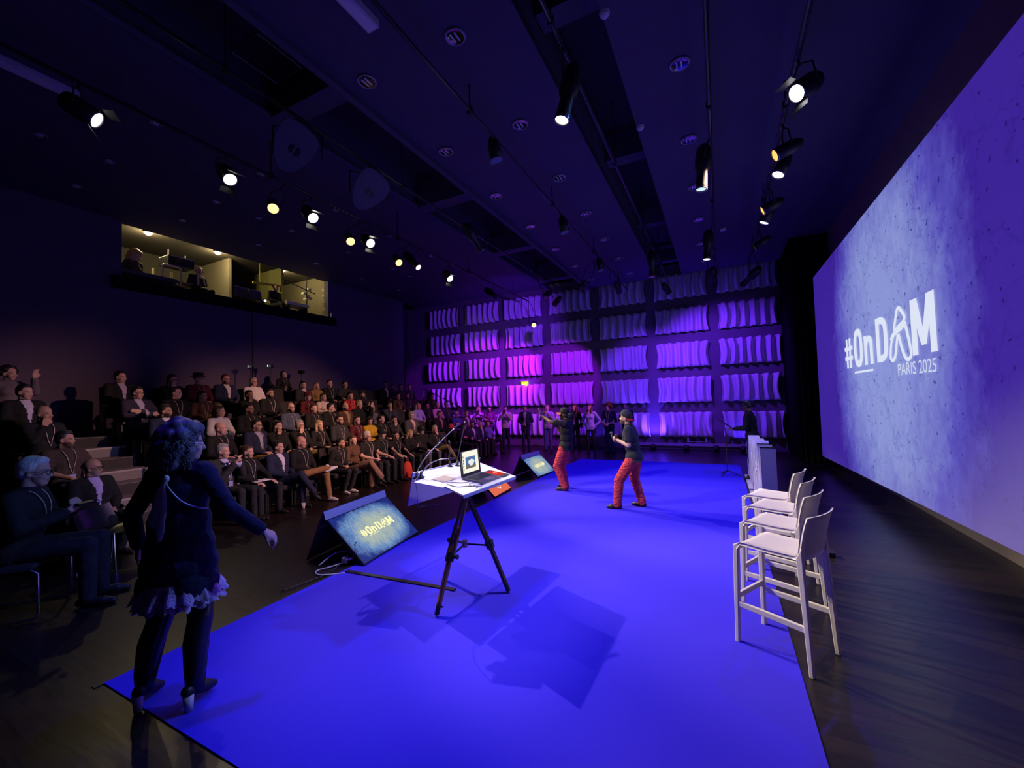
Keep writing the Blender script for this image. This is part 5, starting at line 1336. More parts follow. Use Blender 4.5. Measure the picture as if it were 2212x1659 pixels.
goose([(.10, .62, .0), (.13, .64, .07), (.26, .64, .20), (.42, .62, .32), (.56, .60, .42), (.62, .60, .45)], 'long gooseneck microphone rising over the laptop from the left corner of the lectern')
goose([(.14, .60, .0), (.17, .60, .07), (.24, .58, .13), (.34, .54, .165), (.44, .50, .165)], 'short bent gooseneck microphone at the left corner of the lectern')
goose([(.80, .66, .0), (.82, .68, .06), (.87, .70, .18), (.93, .72, .32), (.97, .73, .43)], 'tall straight gooseneck microphone at the far corner of the lectern')
goose([(.72, .70, .0), (.725, .71, .05), (.74, .73, .13), (.76, .76, .22)], 'small upright gooseneck microphone at the far corner of the lectern')
def board_cable(pts, lab):
    o = MB().tube(smooth3([TB @ Vector(p) for p in pts], 8), .003, 6).build('cable', mat('thin_cable', (.10, .09, .12), .5), None, True); return tag(o, lab, 'cable', 'thin cables on the lectern')
board_cable([(.40, .20, .004), (.30, .22, .004), (.22, .32, .004), (.16, .30, .004), (.15, .18, .004), (.24, .12, .004), (.30, .05, .004), (.24, .03, .004)], 'thin dark cable curling in front of the laptop on the lectern')
board_cable([(.40, .12, .004), (.33, .16, .004), (.27, .10, .004), (.33, .04, .004), (.38, .06, .004), (.30, .10, .004)], 'small tangled loop of cable at the near corner of the lectern')
board_cable([(.10, .60, .01), (.02, .56, .01), (-.02, .50, -.05), (.02, .50, -.22), (.16, .55, -.26), (.40, .55, -.30)], 'thin dark cable hanging over the left edge of the lectern')

# ------------------------------------------------------------------ standing white letters seen edge on
def letter3d(ch, y, h, lab):
    m = MB(); glyph(ch, m, 0, 0); th = .20
    me = m.mesh('t'); vs = [tuple(v.co) for v in me.vertices]; fs = [tuple(p.vertices) for p in me.polygons]; bpy.data.meshes.remove(me)
    mm = MB(); n = len(vs)
    allv = [(x, yy, 0.0) for x, yy, z in vs] + [(x, yy, th / h) for x, yy, z in vs]; af = []
    for f_ in fs:
        af += [tuple(reversed(f_)), tuple(i + n for i in f_)]
        k = len(f_)
        for i in range(k): a, b = f_[i], f_[(i + 1) % k]; af.append((a, b, b + n, a + n))
    mm.add(allv, af); e = empty('standing_letter', (.72, y, 0)); tag(e, lab, 'letter', 'standing white letters beside the stage')
    o = mm.build('letter_body', mat('letter_foam', (.62, .60, .66), .55), e)
    # glyph x -> towards the camera (-Y), glyph y -> up, depth -> -X
    o.matrix_basis = Matrix(((0, 0, -1, 0), (-1, 0, 0, 0), (0, 1, 0, 0), (0, 0, 0, 1))) @ Matrix.Scale(h, 4)
    MB().box((-.10, -.25 * h, .01), (.34, .5 * h, .02)).build('base_plate', mat('letter_foam', (.62, .60, .66), .55), e)
yy = 11.0
for ch, nm in zip('#OnDAM', ('hash sign', 'capital O', 'small n', 'capital D', 'looped A', 'capital M')):
    h = 1.02 if ch != 'n' else 1.02
    letter3d(ch, yy, h, 'standing white foam %s seen edge-on beside the bar stools' % nm)
    yy -= {'#': .58, 'O': .56, 'n': .60, 'D': .56, 'A': .76, 'M': .7}[ch]
# small dark cable box on the floor by the screen
cb = empty('cable_box', (1.02, 5.9, 0)); tag(cb, 'small black cable box on the floor behind the bar stools', 'box'); MB().box((0, 0, .03), (.16, .12, .06)).build('case', BLACK, cb, bevel=.01); MB().tube([(0, .06, .03), (-.05, .2, .01), (.06, .32, .01), (.0, .4, .01)], .008, 6).build('lead', RUBBER, cb, True)
# bag and cup by the front row
bg = empty('backpack', (-7.02, 8.02, 0)); tag(bg, 'orange-red backpack standing at the feet of the front row', 'bag')
MB().ell((0, 0, .23), (.10, .15, .23), 14, 10).build('body', fabric((.55, .06, .03)), bg, True); MB().ell((.075, 0, .16), (.05, .11, .12), 12, 8).build('pocket', fabric((.50, .05, .025)), bg, True); MB().tube([(0, -.03, .45), (0, -.03, .50), (0, .03, .50), (0, .03, .45)], .008, 6).build('handle', fabric((.3, .03, .02)), bg)
jk = MB().ell((XR[1] + .10, 11.75, RISE + .58), (.13, .14, .22), 14, 10).ell((XR[1] + .14, 11.68, RISE + .44), (.14, .10, .16), 12, 8).build('folded_jacket', fabric((.65, .10, .06)), None, True); tag(jk, 'bright orange jacket heaped on a second row seat', 'jacket')
cp = empty('paper_cup', (-6.98, 5.12, 0)); tag(cp, 'small paper cup standing on the floor by the front row', 'cup'); MB().lathe([(.0, .001), (.028, .001), (.038, .10), (.034, .10), (.026, .01), (0, .01)], 14).build('cup_body', mat('cup_paper', (.5, .42, .42), .7), cp, True); MB().lathe([(.0, .105), (.039, .105), (.039, .098), (.036, .098)], 14).build('lid', PALE, cp)
# ================================================================== overhead rig
KC = (ZC - 1.9) / 4.05
def pipe(x, z, y0, y1, lab, drops):
    e = empty('lighting_bar', (x, y0, z)); tag(e, lab, 'lighting bar')
    MB().cyl((0, 0, 0), (0, y1 - y0, 0), .025, n=10).build('tube', mat('bar_metal', (.10, .09, .10), .3, .7), e, True)
    MB().tube([(.03, t * (y1 - y0) / 40, -.03 - .012 * math.sin(t * 2.1)) for t in range(41)], .008, 5).build('wiring', RUBBER, e, True)
    for y in drops: MB().cyl((0, y - y0, 0), (0, y - y0, (7.0 if x in (-1.42, -4.97) else ZC if x > -5 else ZA) - z), .010, n=6).build('hanger', DARKMET, e); MB().box((0, y - y0, 0), (.07, .05, .09)).build('bracket', BLACK, e)
pipe(-6.45, 5.72, 0.2, 14.3, 'dark lighting bar over the front of the seats', (1.2, 4.2, 7.2, 10.2, 13.2))
pipe(-4.97, 5.85, -.5, 14.6, 'dark lighting bar in the wide ceiling slot carrying the loudspeakers', (.5, 2.7, 5.7, 8.7, 11.7))
pipe(-2.76, 5.72, -.5, 14.9, 'dark lighting bar under the ceiling between the two downlight rows', (1.5, 4.5, 7.5, 10.5, 13.5))
pipe(-1.42, 5.90, -.5, 14.6, 'dark lighting bar in the narrow ceiling slot', (1.2, 4.0, 7.0, 10.0, 13.0))
pipe(.05, 5.75, 2.0, 14.0, 'dark lighting bar above the bar stools', (3.0, 6.0, 9.0, 12.0))
pipe(.97, 5.75, 2.5, 13.0, 'dark lighting bar along the screen wall', (3.5, 6.5, 9.5, 12.5))

def fixture(lens, aim, pipepos, kind, lab, lens_m, light=None, cat='stage light', group=None):
    """lens: lens centre, aim: target, pipepos: (x,z) of the bar it hangs from"""
    lens = Vector(lens); aim = Vector(aim); d = (aim - lens).normalized()
    e = empty('stage_light', lens); tag(e, lab, cat, group or 'stage lights on the bars')
    bk = -d
    if kind == 'profile':
        MB().lathe([(.0, .0), (.080, .0), (.085, .03), (.080, .05), (.074, .26), (.105, .30), (.115, .44), (.10, .60), (.05, .66), (.0, .66)], 16, axis=bk).build('housing', BLACK, e, True); L_ = .42; r_ = .074; ly = .13
    elif kind == 'fresnel':
        MB().lathe([(.0, .0), (.098, .0), (.102, .03), (.115, .05), (.118, .22), (.10, .30), (.04, .33), (.0, .33)], 18, axis=bk).build('housing', BLACK, e, True); L_ = .16; r_ = .090; ly = .135
    else:
        MB().lathe([(.0, .0), (.092, .0), (.094, .22), (.075, .30), (.045, .36), (.0, .37)], 18, axis=bk).build('housing', BLACK, e, True); L_ = .18; r_ = .084; ly = .115
    MB().lathe([(r_ + .012, .002), (r_ + .012, .022), (r_, .022), (r_, .002)], 20, axis=d).build('lens_rim', mat('rim_metal', (.20, .19, .20), .3, .7), e, True)
    MB().lathe([(.0, .012), (r_ * .5, .010), (r_, .003)], 20, axis=d).build('lens', lens_m, e, True)
    sd = d.cross(Vector((0, 0, 1))); sd = sd.normalized() if sd.length > .05 else Vector((0, 1, 0)); piv = bk * L_
    hook = Vector((pipepos[0], lens.y + piv.y, pipepos[1])) - lens
    top_ = Vector((hook.x * .6 + piv.x * .4, hook.y, hook.z - .09))
    MB().tube([piv + sd * ly, piv + sd * ly + (top_ - piv) * .75, top_ + sd * .03, top_ - sd * .03, piv - sd * ly + (top_ - piv) * .75, piv - sd * ly], .010, 6).build('yoke', DARKMET, e, True)
    MB().cyl(top_, hook, .012, n=6).build('clamp', DARKMET, e)
    if kind == 'fresnel':
        for q in (1, -1):
            up = d.cross(sd).normalized()
            MB().quadbox([up * q * .10 - sd * .08, up * q * .10 + sd * .08, up * q * .17 + d * .12 + sd * .12, up * q * .17 + d * .12 - sd * .12], up * q * .003).build('barn_door', BLACK, e)
    if light: spot(e, lens + d * .03, aim, *light)
    return e
GW = emis('lens_white', (1.0, .93, .78), 12.0); GA = emis('lens_amber', (1.0, .50, .10), 1.6); GAy = emis('lens_yellow', (1.0, .70, .22), 2.2); GB = emis('lens_led', (.70, .78, 1.0), 3.0); GV = emis('lens_violetwhite', (1.0, .93, 1.0), 9.0); GD = emis('lens_dim', (.85, .85, .75), 2.0); GM = emis('lens_magenta', (.6, .1, 1.0), .5); GBL = emis('lens_blue', (.1, .08, 1.0), .12)
FB = (-6.45, 5.72)
fixture((-6.32, 2.02, 5.30), (-2.1, 7.7, 1.0), FB, 'fresnel', 'large blazing white lamp at the near end of the bar over the seats', GW, (COL_WARM, W_FRONT * 1.5, 26, .5, .08))
fixture((-6.34, 3.50, 5.30), (-1.9, 3.2, .4), FB, 'fresnel', 'stage light with bright metal barn door arm and small white lens', GD, (COL_WARM, W_FRONT * .25, 40, .5, .07))
fixture((-6.67, 4.38, 5.30), (-2.5, 1.5, .9), FB, 'par', 'amber lamp nearest the barn door light over the seats', GAy, (COL_AMBER, 80, 40, .5, .07))
fixture((-6.41, 4.95, 5.30), (-1.3, 4.3, .6), FB, 'fresnel', 'white lamp between the two nearest amber lamps over the seats', GW, (COL_WARM, W_FRONT * 1.2, 38, .5, .03))
fixture((-6.70, 6.06, 5.30), (-2.2, 3.5, .9), FB, 'par', 'amber lamp in the middle of the bar over the seats', GAy, (COL_AMBER, 80, 40, .5, .07))
fixture((-6.43, 6.34, 5.30), (.1, 4.7, .7), FB, 'fresnel', 'white lamp beside the middle amber lamp over the seats', GW, (COL_WARM, W_FRONT * 2.1, 30, .7, .03))
fixture((-6.76, 7.57, 5.30), (-2.2, 5.5, .9), FB, 'par', 'small amber lamp before the dark profile light over the seats', GAy, (COL_AMBER, 80, 40, .5, .07))
fixture((-6.50, 7.97, 5.25), (-2.2, 7.4, 1.0), FB, 'profile', 'dark profile light with a narrow bright lens over the seats', GD, (COL_WARM, W_FRONT * .9, 34, .4, .05))
fixture((-6.49, 9.30, 5.30), (-2.2, 8.0, .9), FB, 'fresnel', 'white lamp at the far end of the lit row over the seats', GW, (COL_WARM, W_FRONT * .9, 42, .4, .06))
fixture((-6.0, 13.9, 4.65), (-3.0, 7.5, 1.0), (-6.45, 5.72), 'par', 'small amber lamp hanging low in front of the panel wall', GAy, (COL_AMBER, 100, 40, .5, .07))
P4 = (-1.42, 5.90); P5 = (.05, 5.75); P1 = (-2.76, 5.72); P0 = (-4.97, 5.85); PR = (.97, 5.75)
fixture((-1.42, 4.26, 5.0), (-2.25, 3.6, 1.1), P4, 'profile', 'long black profile light pointing down from the narrow slot', emis('lens_pale', (.95, 1.0, .80), 4.0), (COL_WARM, 480, 44, .7, .03))
fixture((-.10, 6.75, 5.0), (-.6, 6.7, 0), P5, 'profile', 'large black profile light with pale blue rim above the stools', emis('lens_paleblue', (.55, .75, .85), 1.2), (COL_COOL, 90, 50, .5, .05))
fixture((-.11, 10.35, 5.0), (-.6, 10.2, 0), P5, 'profile', 'black profile light with white lens further along the same bar', GW, (COL_COOL, 120, 50, .5, .05))
fixture((-1.41, 11.1, 5.0), (-1.6, 11.6, 0), P4, 'profile', 'black profile light at the far end of the narrow slot', GM, (COL_BLUE, W_BLUE * .8, 80, .5, .08))
fixture((.95, 5.57, 5.30), (-4.2, 1.9, .9), PR, 'fresnel', 'large white lamp nearest the camera on the screen wall bar', GV, (COL_SKY, W_BLUE * 2.0, 70, .7, .08))
fixture((.88, 6.90, 5.30), (-8.6, 5.0, 1.1), PR, 'par', 'orange gelled lamp nearest the camera on the screen wall bar', GA, ((1.0, .52, .36), W_AMBER * 1.6, 38, .8, .08))
fixture((.98, 7.53, 5.30), (-1.6, 6.2, 0), PR, 'par', 'blue-white led lamp, first of two on the screen wall bar', GB, (COL_BLUE, W_BLUE, 85, .5, .08))
fixture((.89, 8.90, 5.30), (-8.6, 8.3, 1.1), PR, 'par', 'orange gelled lamp in the middle of the screen wall bar', GA, ((1.0, .52, .36), W_AMBER * 1.6, 37, .8, .08))
fixture((.96, 9.53, 5.30), (-1.6, 9.6, 0), PR, 'par', 'blue-white led lamp, second of two on the screen wall bar', GB, (COL_BLUE, W_BLUE, 85, .5, .08))
fixture((.91, 11.10, 5.30), (-7.0, 13.2, .8), PR, 'par', 'orange gelled lamp at the far end of the screen wall bar', GA, ((.85, .16, .85), W_AMBER * .95, 40, .6, .08))
for y, nm in ((2.3, 'nearest the camera'), (5.2, 'above the lectern'), (8.2, 'above the performers'), (11.2, 'above the far carpet edge')):
    fixture((-2.76, y, 5.42), (-2.0, y + .1, 0), P1, 'par', 'added black led wash lamp %s on the bar between downlights' % nm, GBL, (COL_BLUE, W_BLUE * (.95 if y < 4 else .55), 95, .5, .08))  # lamps added on this bar to give the carpet its blue wash
# fixtures that wash the panel wall
fixture((-3.3, 11.2, 4.95), (-5.9, YW, 2.3), P1, 'par', 'black wash light aimed at the panel wall from the far bar end', GM, (COL_MAGENTA, W_MAG * .8, 40, .35, .08))
fixture((-4.6, 12.4, 4.95), (-9.4, YW, 2.2), P0, 'par', 'black wash light with yoke turned to the panels near the handrail', GM, (COL_MAGENTA, W_MAG * 1.3, 48, .4, .08))
fixture((-2.5, 12.2, 5.0), (-2.2, YW, 2.3), P1, 'par', 'black wash light hung beside the first far wash light', GBL, (COL_VIOLET, W_VIOL * .6, 60, .7, .08))
fixture((-4.6, 11.6, 5.05), (-8.6, YW, 4.9), P0, 'par', 'black lamp under the wide slot turned to the upper panels', GM, ((.17, .02, 1.0), W_VIOL * .6, 75, .8, .08))
fixture((-1.2, 12.9, 4.95), (.3, YW, 2.2), P4, 'par', 'black lamp with trailing cables near the top of the panel wall', GBL, (COL_VIOLET, W_VIOL * .7, 95, .7, .08))
fixture((-4.63, 7.90, 5.30), (-4.2, 9.0, 4.0), P0, 'profile', 'unlit black profile light under the wide slot', mat('dark_glass', (.02, .02, .03), .1))
fixture((-6.37, 11.67, 5.30), (-5.4, 11.2, 4.6), FB, 'profile', 'unlit profile light with tan edge at the far end of the seats bar', mat('dark_glass', (.02, .02, .03), .1))
fixture((.72, 13.0, 4.9), (-.2, 14.0, 4.2), PR, 'profile', 'unlit black profile light in front of the upper right panels', mat('dark_glass', (.02, .02, .03), .1))
fixture((-.05, 12.9, 4.95), (-.2, 14.2, 4.0), P5, 'profile', 'unlit black profile light at the end of the stools bar', mat('dark_glass', (.02, .02, .03), .1))
# floor uplight at the wall
def uplight(x, y, aim, c_, w_, lab, lm):
    e = empty('floor_uplight', (x, y, 0)); tag(e, lab, 'floor light', 'floor lights at the panel wall')
    MB().box((0, 0, .02), (.20, .14, .03)).build('foot', BLACK, e); MB().cyl((0, -.03, .06), (0, .05, .19), .075, .085, 16).build('housing', BLACK, e, True); MB().box((.09, 0, .09), (.012, .03, .16)).build('yoke', DARKMET, e); MB().box((-.09, 0, .09), (.012, .03, .16)).build('yoke', DARKMET, e)
    d = Vector((0, .08, .13)).normalized(); MB().lathe([(0, 0.0), (.07, 0.0)], 16, axis=d, o=Vector((0, .052, .192))).build('lens', lm, e)
    spot(e, (x, y + .06, .21), aim, c_, w_, 95, .6, .05)
uplight(-2.12, 15.05, (-2.1, YW, 1.8), COL_BLUE, 420, 'small black floor light throwing blue up the wall', GBL)
uplight(-1.05, 14.95, (-1.1, YW, 2.6), COL_VIOLET, 26, 'black floor light left of the vent at the panel wall', GM)
uplight(-.15, 14.95, (0, YW, 2.6), COL_VIOLET, 26, 'black floor light right of the vent at the panel wall', GM)
uplight(.62, 14.95, (.7, YW, 1.2), COL_BLUE, 30, 'black floor light behind the music stand', GBL)
uplight(-4.35, 15.1, (-4.3, YW, 1.2), COL_BLUE, 30, 'black floor light behind the standing listeners', GBL)

# loudspeakers
def speaker(y, z, yaw, lab):
    x = -4.97 + .20 * math.cos(yaw); e = empty('loudspeaker', (x, y + .20 * math.sin(yaw), z), yaw); tag(e, lab, 'loudspeaker', 'hanging loudspeakers')
    TS = Matrix.Rotation(math.radians(38), 4, 'Y') @ Matrix.Rotation(math.radians(-32), 4, 'X')
    m = MB(M=TS)
    out = smoothloop([(-.24, -.24), (-.30, .0), (-.22, .20), (.05, .20), (.30, .10), (.36, -.04), (.26, -.16), (.02, -.26)], 5)
    n = len(out); vs = [(.0, b, -a) for a, b in out] + [(-.38, b * .62, -a * .8 + .06) for a, b in out]
    m.add(vs, [tuple(range(n)), tuple(reversed(range(n, 2 * n)))] + [(i, n + i, n + (i + 1) % n, (i + 1) % n) for i in range(n)])
    m.build('cabinet', mat('cabinet_black', (.045, .042, .042), .5), e)
    g = MB(M=TS); g.add([(.006, b * .97, -a * .97) for a, b in out], [tuple(range(n))]); g.build('grille', mat('speaker_grille', (.11, .10, .16), .7, bump=.5, bscale=300), e)
    h = MB(M=TS)
    for s in (1, -1): h.add([(.010, s * .014 + s * .062 * math.cos(t), -.04 + .062 * math.sin(t)) for t in np.linspace(-PI / 2, PI / 2, 12)], [tuple(range(12))])
    h.build('port', BLACK, e)
    MB().tube([(-.20, .30, -.02), (-.20, .30, .36), (-.20, .0, .38), (-.20, -.30, .36), (-.20, -.30, -.02)], .014, 6).build('bracket', DARKMET, e, True)
    MB().cyl((-.20, 0, .38), (-.20, 0, 5.86 - z), .02, n=8).build('clamp', DARKMET, e); MB().box((-.05, -.02, .34), (.05, .06, .025)).build('label_strip', mat('green_tag', (.35, .75, .15), .5), e)
speaker(3.62, 5.30, -.75, 'hanging loudspeaker nearest the camera, with violet-lit rounded grille')
speaker(4.90, 5.30, -.65, 'hanging loudspeaker second from the camera, with rounded grille and port')
# recessed downlights
def dl_proto():
    e = empty('downlight', (0, 0, 0))
    MB().lathe([(.118, -.012), (.122, .0), (.098, .004), (.098, -.010)], 24).build('trim_ring', mat('dl_ring', (.55, .52, .60), .4), e, True)
    MB().lathe([(.100, -.010), (.085, -.006), (.05, -.003), (.0, -.002)], 24).build('reflector', mat('dl_reflector', (.30, .30, .34), .15, 1.0), e, True)
    for q in (-.035, .02): MB().box((q, 0, -.009), (.016, .125, .006)).build('reflection_streak', mat('dl_streak', (.75, .75, .80), .25), e)  # pale bars stand in for bright streak reflections in the reflector
    return e
dp = dl_proto(); firstd = True
def put_dl(x, y, z, lab, s=1.0):
    global firstd
    e = dp if firstd else copy_tree(dp); firstd = False
    e.location = (x, y, z - .012); e.scale = (s, s, s); tag(e, lab, 'downlight', 'recessed round downlights')
# pockets in the ceiling are shallow: the fittings sit just proud of it
for c_, xs, nm in ((0, -2.43, 'row beside the narrow slot'), (1, -3.76, 'row beside the wide slot')):
    for k in range(8): put_dl(xs * KC, (3.70 + 1.665 * k) * KC, ZC, 'round downlight, %s from the camera in the %s' % (ORD[k], nm))
for k in range(6): put_dl(-.25 * KC, (5.32 + 1.67 * k) * KC, ZC, 'round downlight, %s from the camera in the row nearest the screen' % ORD[k])
for c_, xs, y0, n, nm in ((0, -7.55, 3.1, 6, 'first row over the seats'), (1, -9.42, 2.35, 9, 'second row over the seats'), (2, -11.0, 3.3, 6, 'row along the booth wall')):
    st = 1.72 if c_ != 1 else .86
    if c_ == 1: ys = [2.37, 3.2, 4.93, 5.83, 6.67, 8.44, 10.25, 11.1]
    elif c_ == 0: ys = [3.1, 4.74, 6.42, 8.17, 9.9]
    else: ys = [3.26, 5.03, 6.8, 8.6, 10.4, 12.3]
    for k, y in enumerate(ys): put_dl(xs, y, ZA, 'small round downlight, %s from the camera in the %s' % (ORD[k], nm), .62)
for x, y, lab in ((-.9, 4.22, 'round smoke detector near the camera end of the stage ceiling'), (-.88, 6.3, 'small round smoke detector beside the narrow slot')):
    e = empty('smoke_detector', (x * KC, y * KC, ZC)); tag(e, lab, 'detector'); MB().lathe([(.0, -.05), (.035, -.05), (.045, -.03), (.055, -.025), (.058, 0)], 18).build('body', PALE, e, True); MB().lathe([(.048, -.032), (.05, -.026)], 18).build('slot_ring', BLACK, e)
b_ = MB().box((.28, 11.6, ZC - .03), (.13, .13, .05)).build('ceiling_box', PALE, bevel=.006); tag(b_, 'small square white box on the ceiling near the panel wall', 'ceiling box')
for (x, y0, y1, z, lab) in ((-3.2, 1.3, 3.26, ZC, 'long pale linear light fitting at the top edge of the ceiling'), (-7.75, .9, 2.3, ZA, 'long pale linear light fitting above the near seats')):
    e = empty('linear_light', (x, (y0 + y1) / 2, z)); tag(e, lab, 'linear light'); MB().box((0, 0, -.05), (.16, y1 - y0, .09)).build('housing', mat('linear_grey', (.50, .48, .56), .5), e, bevel=.006); MB().box((0, 0, -.098), (.11, y1 - y0 - .05, .006)).build('diffuser', mat('linear_diff', (.65, .63, .72), .4), e)

# ================================================================== control booth
BWALL = mat('booth_wall', (.18, .155, .10), .8); BDARK = mat('booth_dark', (.05, .042, .03), .8)
o = MB().box((-13.9, 7.2, 4.43), (3.0, 6.6, .06)).build('floor_booth', BDARK); o['kind'] = 'structure'
o = MB().box((-13.9, 7.2, 6.74), (3.0, 6.6, .06)).build('ceiling_booth', mat('booth_ceiling', (.05, .042, .03), .7)); o['kind'] = 'structure'
o = MB().box((-15.4, 7.2, 5.6), (.06, 6.6, 2.4)).build('wall_booth_rear', mat('booth_rear', (.035, .03, .02), .8)); o['kind'] = 'structure'
for y in (3.9, 10.45):
    o = MB().box((-13.9, y, 5.6), (3.0, .06, 2.4)).build('wall_booth_end', BWALL if y > 5 else BDARK); o['kind'] = 'structure'
o = MB().box((-14.6, 7.62, 5.6), (1.6, .08, 2.3)).build('wall_booth_divider', BWALL); o['kind'] = 'structure'
o = MB().box((-14.3, 9.05, 5.6), (2.0, .08, 2.3)).build('wall_booth_partition', mat('booth_olive', (.20, .19, .06), .8)); o['kind'] = 'structure'
for k, (y, z, lab) in enumerate(((5.36, 6.66, 'glowing booth lamp above the bent-over person'), (7.07, 6.62, 'glowing booth lamp above the headphone wearer'), (9.13, 6.64, 'glowing booth lamp nearest the booth end'))):
    e = empty('booth_lamp', (-13.45, y, 6.71)); tag(e, lab, 'lamp', 'lamps in the control booth')
    MB().lathe([(.06, 0), (.09, -.03), (.10, -.05)], 16).build('shade', PALE, e, True); MB().ell((0, 0, -.07), (.07, .07, .045), 12, 8).build('bulb', emis('booth_bulb', (1.0, .86, .45), 22.0), e, True)
    d = bpy.data.lights.new('lamp_glow', 'POINT'); d.color = (1.0, .80, .42); d.energy = 60; d.shadow_soft_size = .08; lo = bpy.data.objects.new('lamp_glow', d); col.objects.link(lo); lo.parent = e; lo.location = (0, 0, -.16)
def desk(y0, y1, x, z, m_, lab):
    e = empty('booth_desk', (x, (y0 + y1) / 2, 4.46)); tag(e, lab, 'desk')
    MB().box((0, 0, z - 4.46), (.70, y1 - y0, .04)).build('top', m_, e)
    for s in (1, -1): MB().box((0, s * ((y1 - y0) / 2 - .03), (z - 4.48) / 2), (.6, .04, z - 4.48)).build('side', BDARK, e)
desk(4.3, 5.7, -12.78, 5.10, BDARK, 'dark control desk under the booth window before the bent-over person')
desk(5.8, 8.2, -12.78, 5.02, BDARK, 'dark control desk in the middle of the booth')
desk(8.3, 10.2, -12.78, 5.02, BDARK, 'dark control desk at the booth end')
mx = empty('mixing_console', (-12.55, 4.95, 5.12)); tag(mx, 'long sloping mixing console edge in the booth window', 'console'); MB().box((0, 0, .05), (.5, 1.15, .09), (0, -.18, 0)).build('body', mat('console', (.10, .085, .07), .5), mx, bevel=.01)
fd = MB()
for q in range(14): fd.box((.0, -.5 + q * .077, .105), (.04, .02, .02), (0, -.18, 0))
fd.build('faders', PALE, mx)
rk = empty('equipment_rack', (-13.35, 5.95, 4.46)); tag(rk, 'cream tubular rack carrying black projector boxes in the booth', 'rack')
CRM = mat('cream_tube', (.62, .54, .34), .5)
for x in (-.25, .25):
    for y in (-.42, 0, .42): MB().cyl((x, y, 0), (x, y, 1.32), .03, n=8).build('post', CRM, rk)
for z in (.62, .95): MB().box((0, 0, z), (.55, .9, .03)).build('shelf', mat('rack_shelf', (.25, .21, .13), .6), rk)
MB().tube([(.25, -.42, 1.30), (.25, -.38, 1.36), (.25, -.05, 1.36), (.25, 0, 1.32)], .03, 8).build('top_rail', CRM, rk, True); MB().tube([(.25, .42, 1.25), (.25, .55, 1.22), (.25, .60, 1.0)], .025, 8).build('side_rail', CRM, rk, True)
pj = empty('projector', (-13.30, 5.95, 5.84)); tag(pj, 'black projector with pale top on the booth rack', 'projector'); MB().box((0, 0, .12), (.5, .62, .24)).build('body', BLACK, pj, bevel=.02); MB().box((0, 0, .245), (.5, .62, .02)).build('top_cover', PALE, pj); MB().cyl((.25, -.12, .12), (.32, -.12, .12), .06, n=16).build('lens', DARKMET, pj, True)
for y, h in ((-.2, .22), (.2, .16)): MB().cyl((0, y, .25), (0, y, .25 + h), .014, n=6).build('antenna', PALE, pj)
hs = empty('headset', (-12.6, 5.60, 5.14)); tag(hs, 'headset lying on the desk beside the booth rack', 'headset'); MB().tube([(0, .09 * math.cos(t), .01 + .07 * math.sin(t)) for t in np.linspace(0, PI, 9)], .010, 6).build('band', PALE, hs, True); MB().ell((0, .09, .02), (.03, .02, .035), 8, 6).build('ear_pad', BLACK, hs, True); MB().ell((0, -.09, .02), (.03, .02, .035), 8, 6).build('ear_pad', BLACK, hs, True)
for y, lab, w_ in ((7.35, 'dark angled monitor with bright top edge in the booth', .5), (7.75, 'grey flat monitor before the booth divider', .42)):
    e = empty('booth_monitor', (-12.7, y, 5.04)); tag(e, lab, 'monitor'); MB().box((0, 0, .02), (.2, .24, .03)).build('foot', BLACK, e); MB().box((-.03, 0, .12), (.03, .05, .2)).build('neck', BLACK, e); MB().box((0, 0, .34), (.03, w_, .30), (0, -.15, .2)).build('panel', mat('mon_back', (.10, .09, .075), .5), e); MB().box((-.02, 0, .495), (.04, w_, .012), (0, -.15, .2)).build('top_edge', PALE, e)
fsp = empty('follow_spot', (-12.75, 8.05, 5.25)); tag(fsp, 'small blue-white spotlight glowing in the booth window', 'spotlight'); MB().cyl((-.2, 0, 0), (.05, 0, .02), .07, n=14).build('housing', BLACK, fsp, True); MB().lathe([(0, 0), (.045, 0)], 14, axis=(1, 0, .05), o=(.056, 0, .02)).build('lens', emis('fs_lens', (.7, .8, 1.0), 3.0), fsp); MB().cyl((-.1, 0, -.2), (-.1, 0, 0), .02, n=8).build('stand', BLACK, fsp)
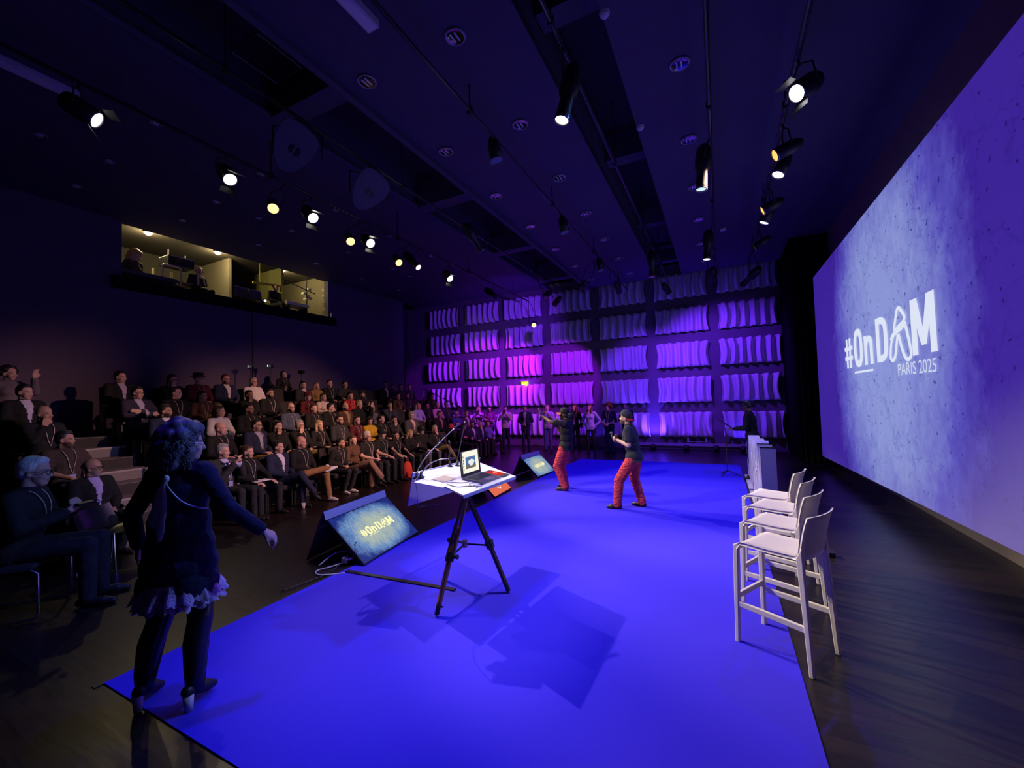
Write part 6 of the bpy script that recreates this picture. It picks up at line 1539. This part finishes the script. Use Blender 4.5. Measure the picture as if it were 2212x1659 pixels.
ym = MB().box((-13.2, 8.5, 5.98), (.05, 1.06, .06), (.10, 0, 0)).box((-13.2, 8.95, 5.90), (.06, .10, .16)).box((-13.2, 8.2, 6.36), (.012, .012, .74)).build('yellow_rail', mat('yellow_paint', (.62, .58, .03), .5)); tag(ym, 'yellow painted rail slanting inside the booth', 'rail')
wd = empty('white_table', (-13.15, 9.35, 4.46)); tag(wd, 'white-topped table beside the booth person at the far end', 'table'); MB().box((0, 0, .98), (.5, .85, .10)).build('top', mat('white_lam', (.75, .70, .55), .5), wd); 
for sy in (1, -1): MB().box((0, sy * .35, .46), (.4, .04, .92)).build('leg', BDARK, wd)
ls = empty('spotlight_stand', (-13.0, 9.75, 4.46)); tag(ls, 'stand with a cluster of small bright-edged spotlights in the booth', 'spotlight')
MB().cyl((0, 0, 0), (0, 0, 2.2), .02, n=8).build('pole', BLACK, ls)
for k, (y, z) in enumerate(((-.10, 1.42), (.05, 1.36), (.14, 1.30), (-.02, 1.24), (.1, 1.62))): MB().cyl((.05, y, z), (-.12, y + .03, z + .04), .05, .055, 12).build('lamp_head', mat('lamp_pale', (.55, .50, .38), .4), ls, True)
MB().cyl((0, -.9, 1.75), (0, .35, 1.52), .018, n=8).build('arm', BLACK, ls)
cl = empty('lamp_strip', (-12.6, 10.18, 5.0)); tag(cl, 'cream wall strip with hanging spotlights at the booth end', 'lamp strip'); MB().box((0, .12, .55), (.06, .10, 1.1)).build('board', CRM, cl)
for z in (.35, .62, .85, 1.05): MB().cyl((.05, 0, z), (-.08, 0, z + .03), .055, .05, 12).build('lamp_head', mat('lamp_pale', (.55, .50, .38), .4), cl, True)
bt = empty('water_bottle', (-12.12, 10.06, 4.99)); tag(bt, 'small pale bottle on the ledge at the booth window corner', 'bottle'); MB().lathe([(0, 0), (.028, 0), (.028, .11), (.012, .15), (.012, .17), (0, .17)], 12).build('bottle_body', PALE, bt, True); MB().cyl((0, 0, .165), (0, 0, .185), .014, n=10).build('cap', WHITEPL, bt)
